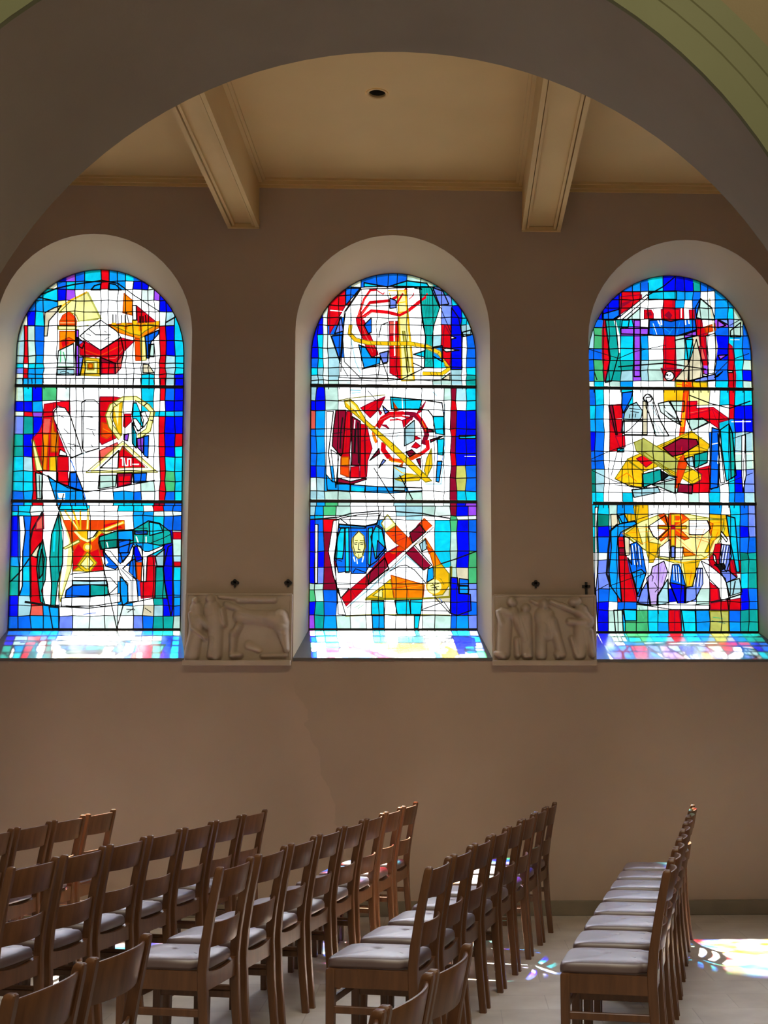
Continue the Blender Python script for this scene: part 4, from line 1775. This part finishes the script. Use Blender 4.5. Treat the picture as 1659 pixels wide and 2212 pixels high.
def cushion_bm():
    bm = bmesh.new()
    n = 16
    x0, x1, hw = -0.008, SD + 0.030, HW - 0.004
    rings = []
    prof = [(0.95, 0.446), (0.995, 0.449), (1.0, 0.458), (0.995, 0.470), (0.965, 0.481), (0.90, 0.488), (0.6, 0.495), (0.3, 0.498), (0.02, 0.499)]
    cx = (x0 + x1) / 2
    hx = (x1 - x0) / 2
    m = 48
    for k, z in prof:
        r = []
        for i in range(m):
            a = 2 * math.pi * i / m
            e = 2 / 9.0 if k > 0.5 else 2 / 5.0
            u = math.copysign(abs(math.cos(a)) ** e, math.cos(a))
            v = math.copysign(abs(math.sin(a)) ** e, math.sin(a))
            inset = (1 - k) * 0.10 if k > 0.8 else None
            fx, fy = (hx - inset, hw - inset) if inset is not None else (hx * k, hw * k)
            waist = 1.0 - 0.02 * (1 - u)                 # a little narrower at the back, between the posts
            notch = 0.0
            if u < -0.72 and abs(v) > 0.72:
                notch = 0.020
            r.append((cx + fx * u, (fy - notch) * v * waist, z - 0.006 * max(0, u) ** 4))
        rings.append(r)
    loft(bm, rings, closed=True, cap=True)
    bmesh.ops.recalc_face_normals(bm, faces=list(bm.faces))
    return bm

def bar_bm(x0, x1, y0, y1, z0, z1, b=0.003):
    bm = bmesh.new()
    box(bm, x0, x1, y0, y1, z0, z1)
    bevel_all(bm, b, 1)
    return bm

def make_chair():
    root = empty('church_chair')
    W = M['wood']
    for s in (1, -1):
        build('rear_post', post_bm(s * HW), W, root, smooth=True, sharp=40)
    for s in (1, -1):
        bm = bmesh.new()
        rings = []
        for z, k in ((0, .78), (.02, .8), (.25, .92), (.42, 1), (.438, 1), (.445, .9)):
            d = 0.019 * k
            c = d * .25
            rings.append([(SD + a, s * HW + b, z) for a, b in ((-d + c, -d), (d - c, -d), (d, -d + c), (d, d - c), (d - c, d), (-d + c, d), (-d, d - c), (-d, -d + c))])
        loft(bm, rings, closed=True, cap=True)
        build('front_leg', bm, W, root, smooth=True, sharp=40)
    build('top_rail', slat_bm(.730, .844, .030, .006), W, root, smooth=True, sharp=40)
    build('lower_slat', slat_bm(.535, .634, .030, .0), W, root, smooth=True, sharp=40)
    bm = bmesh.new()
    for s in (1, -1):
        y0, y1 = sorted((s * (HW - .011), s * (HW + .011)))
        box(bm, .012, SD - .012, y0, y1, .372, .444)
    box(bm, SD - .010, SD + .012, -HW + .012, HW - .012, .372, .440)
    n = 12                                           # rear rail, dished along its top edge
    y1 = HW - .012
    rings = []
    for i in range(n + 1):
        y = -y1 + 2 * y1 * i / n
        zt = .428 + .018 * (y / y1) ** 2
        rings.append([(-.013, y, .366), (.009, y, .366), (.009, y, zt), (-.013, y, zt)])
    loft(bm, rings, closed=True, cap=True)
    bmesh.ops.recalc_face_normals(bm, faces=list(bm.faces))
    build('seat_frame', bm, W, root)
    build('seat_cushion', cushion_bm(), M['leather'], root, smooth=True, sharp=60)
    for s in (1, -1):
        y0, y1 = sorted((s * (HW - .009), s * (HW + .009)))
        build('side_stretcher', bar_bm(0.0, SD - .012, y0, y1, .268, .298), W, root)
    build('front_stretcher', bar_bm(SD - .010, SD + .008, -HW + .012, HW - .012, .300, .330), W, root)
    return root

PROTO = make_chair()
PARTS = list(PROTO.children)
first_chair = [True]
ORD = ['nearest', 'second nearest', 'third nearest', 'fourth nearest', 'fifth nearest', 'sixth nearest', 'seventh nearest', 'eighth nearest']

def put_chair(px, py, ang, label, group):
    """px, py: top of its near rear post; ang: heading of the row from the wall normal"""
    if first_chair[0]:
        o = PROTO
        first_chair[0] = False
    else:
        o = PROTO.copy()
        link(o)
        for c in PARTS:
            d = c.copy()
            link(d, o)
            d.parent = o
    p = at_z(px, py, 0.862)
    f = Vector((-math.cos(ang), math.sin(ang), 0))
    lat = Vector((-f.y, f.x, 0))
    q = p - f * SP[-1][0] - lat * HW
    o.location = (q.x, q.y, 0)
    o.rotation_euler = (0, 0, math.atan2(f.y, f.x))
    tag(o, label, 'chair', group)
    return o

def row(first, last, n, where, group, names=None, pitch=None):
    a, b = at_z(*first, 0.862), at_z(*last, 0.862)
    d = b - a
    if pitch:
        d = d.normalized() * pitch * (n - 1)
        a = b - d
    ang = math.atan2(d.x, d.y)
    step = d / max(1, n - 1)
    print('row', where, 'spacing %.3f' % step.length, 'angle %.1f' % math.degrees(ang), a, b)
    for i in range(n):
        q = a + step * i
        # back to the photo position of that post
        v = CAM_ROT.transposed() @ (q - Vector((0, 0, EYE)))
        px, py = PPX + FPX * v.x / -v.z, PPY - FPX * v.y / -v.z
        nm = names[i] if names else ORD[i]
        put_chair(px, py, ang, '%s wooden chair %s' % (nm, where), group)

row((1441.6, 1879), (1493, 1747.5), 8, 'with brown padded seat in the rightmost row', 'chairs of the rightmost row')
row((927.5, 1872.6), (1181.7, 1741), 8, 'with brown padded seat in the second row from the right', 'chairs of the second row from the right')
row((476, 1872.6), (872, 1741), 8, 'with brown padded seat in the long middle row', 'chairs of the middle row')
row((25, 1872.6), (528, 1758), 7, 'with brown padded seat in the second row from the left', 'chairs of the second row from the left')
row((-52, 1803.5), (190.7, 1758), 4, 'with brown padded seat in the row at the far left edge', 'chairs of the far left row')
row((850.5, 2158), (936.5, 2094), 3, 'of the front row at the bottom edge right of centre', 'front chairs right of centre', ['barely visible', 'middle', 'farthest'], pitch=0.375)
row((25, 2146), (201, 2068), 2, 'of the front pair in the bottom left corner', 'front chairs at the left', ['nearer left', 'farther right'])
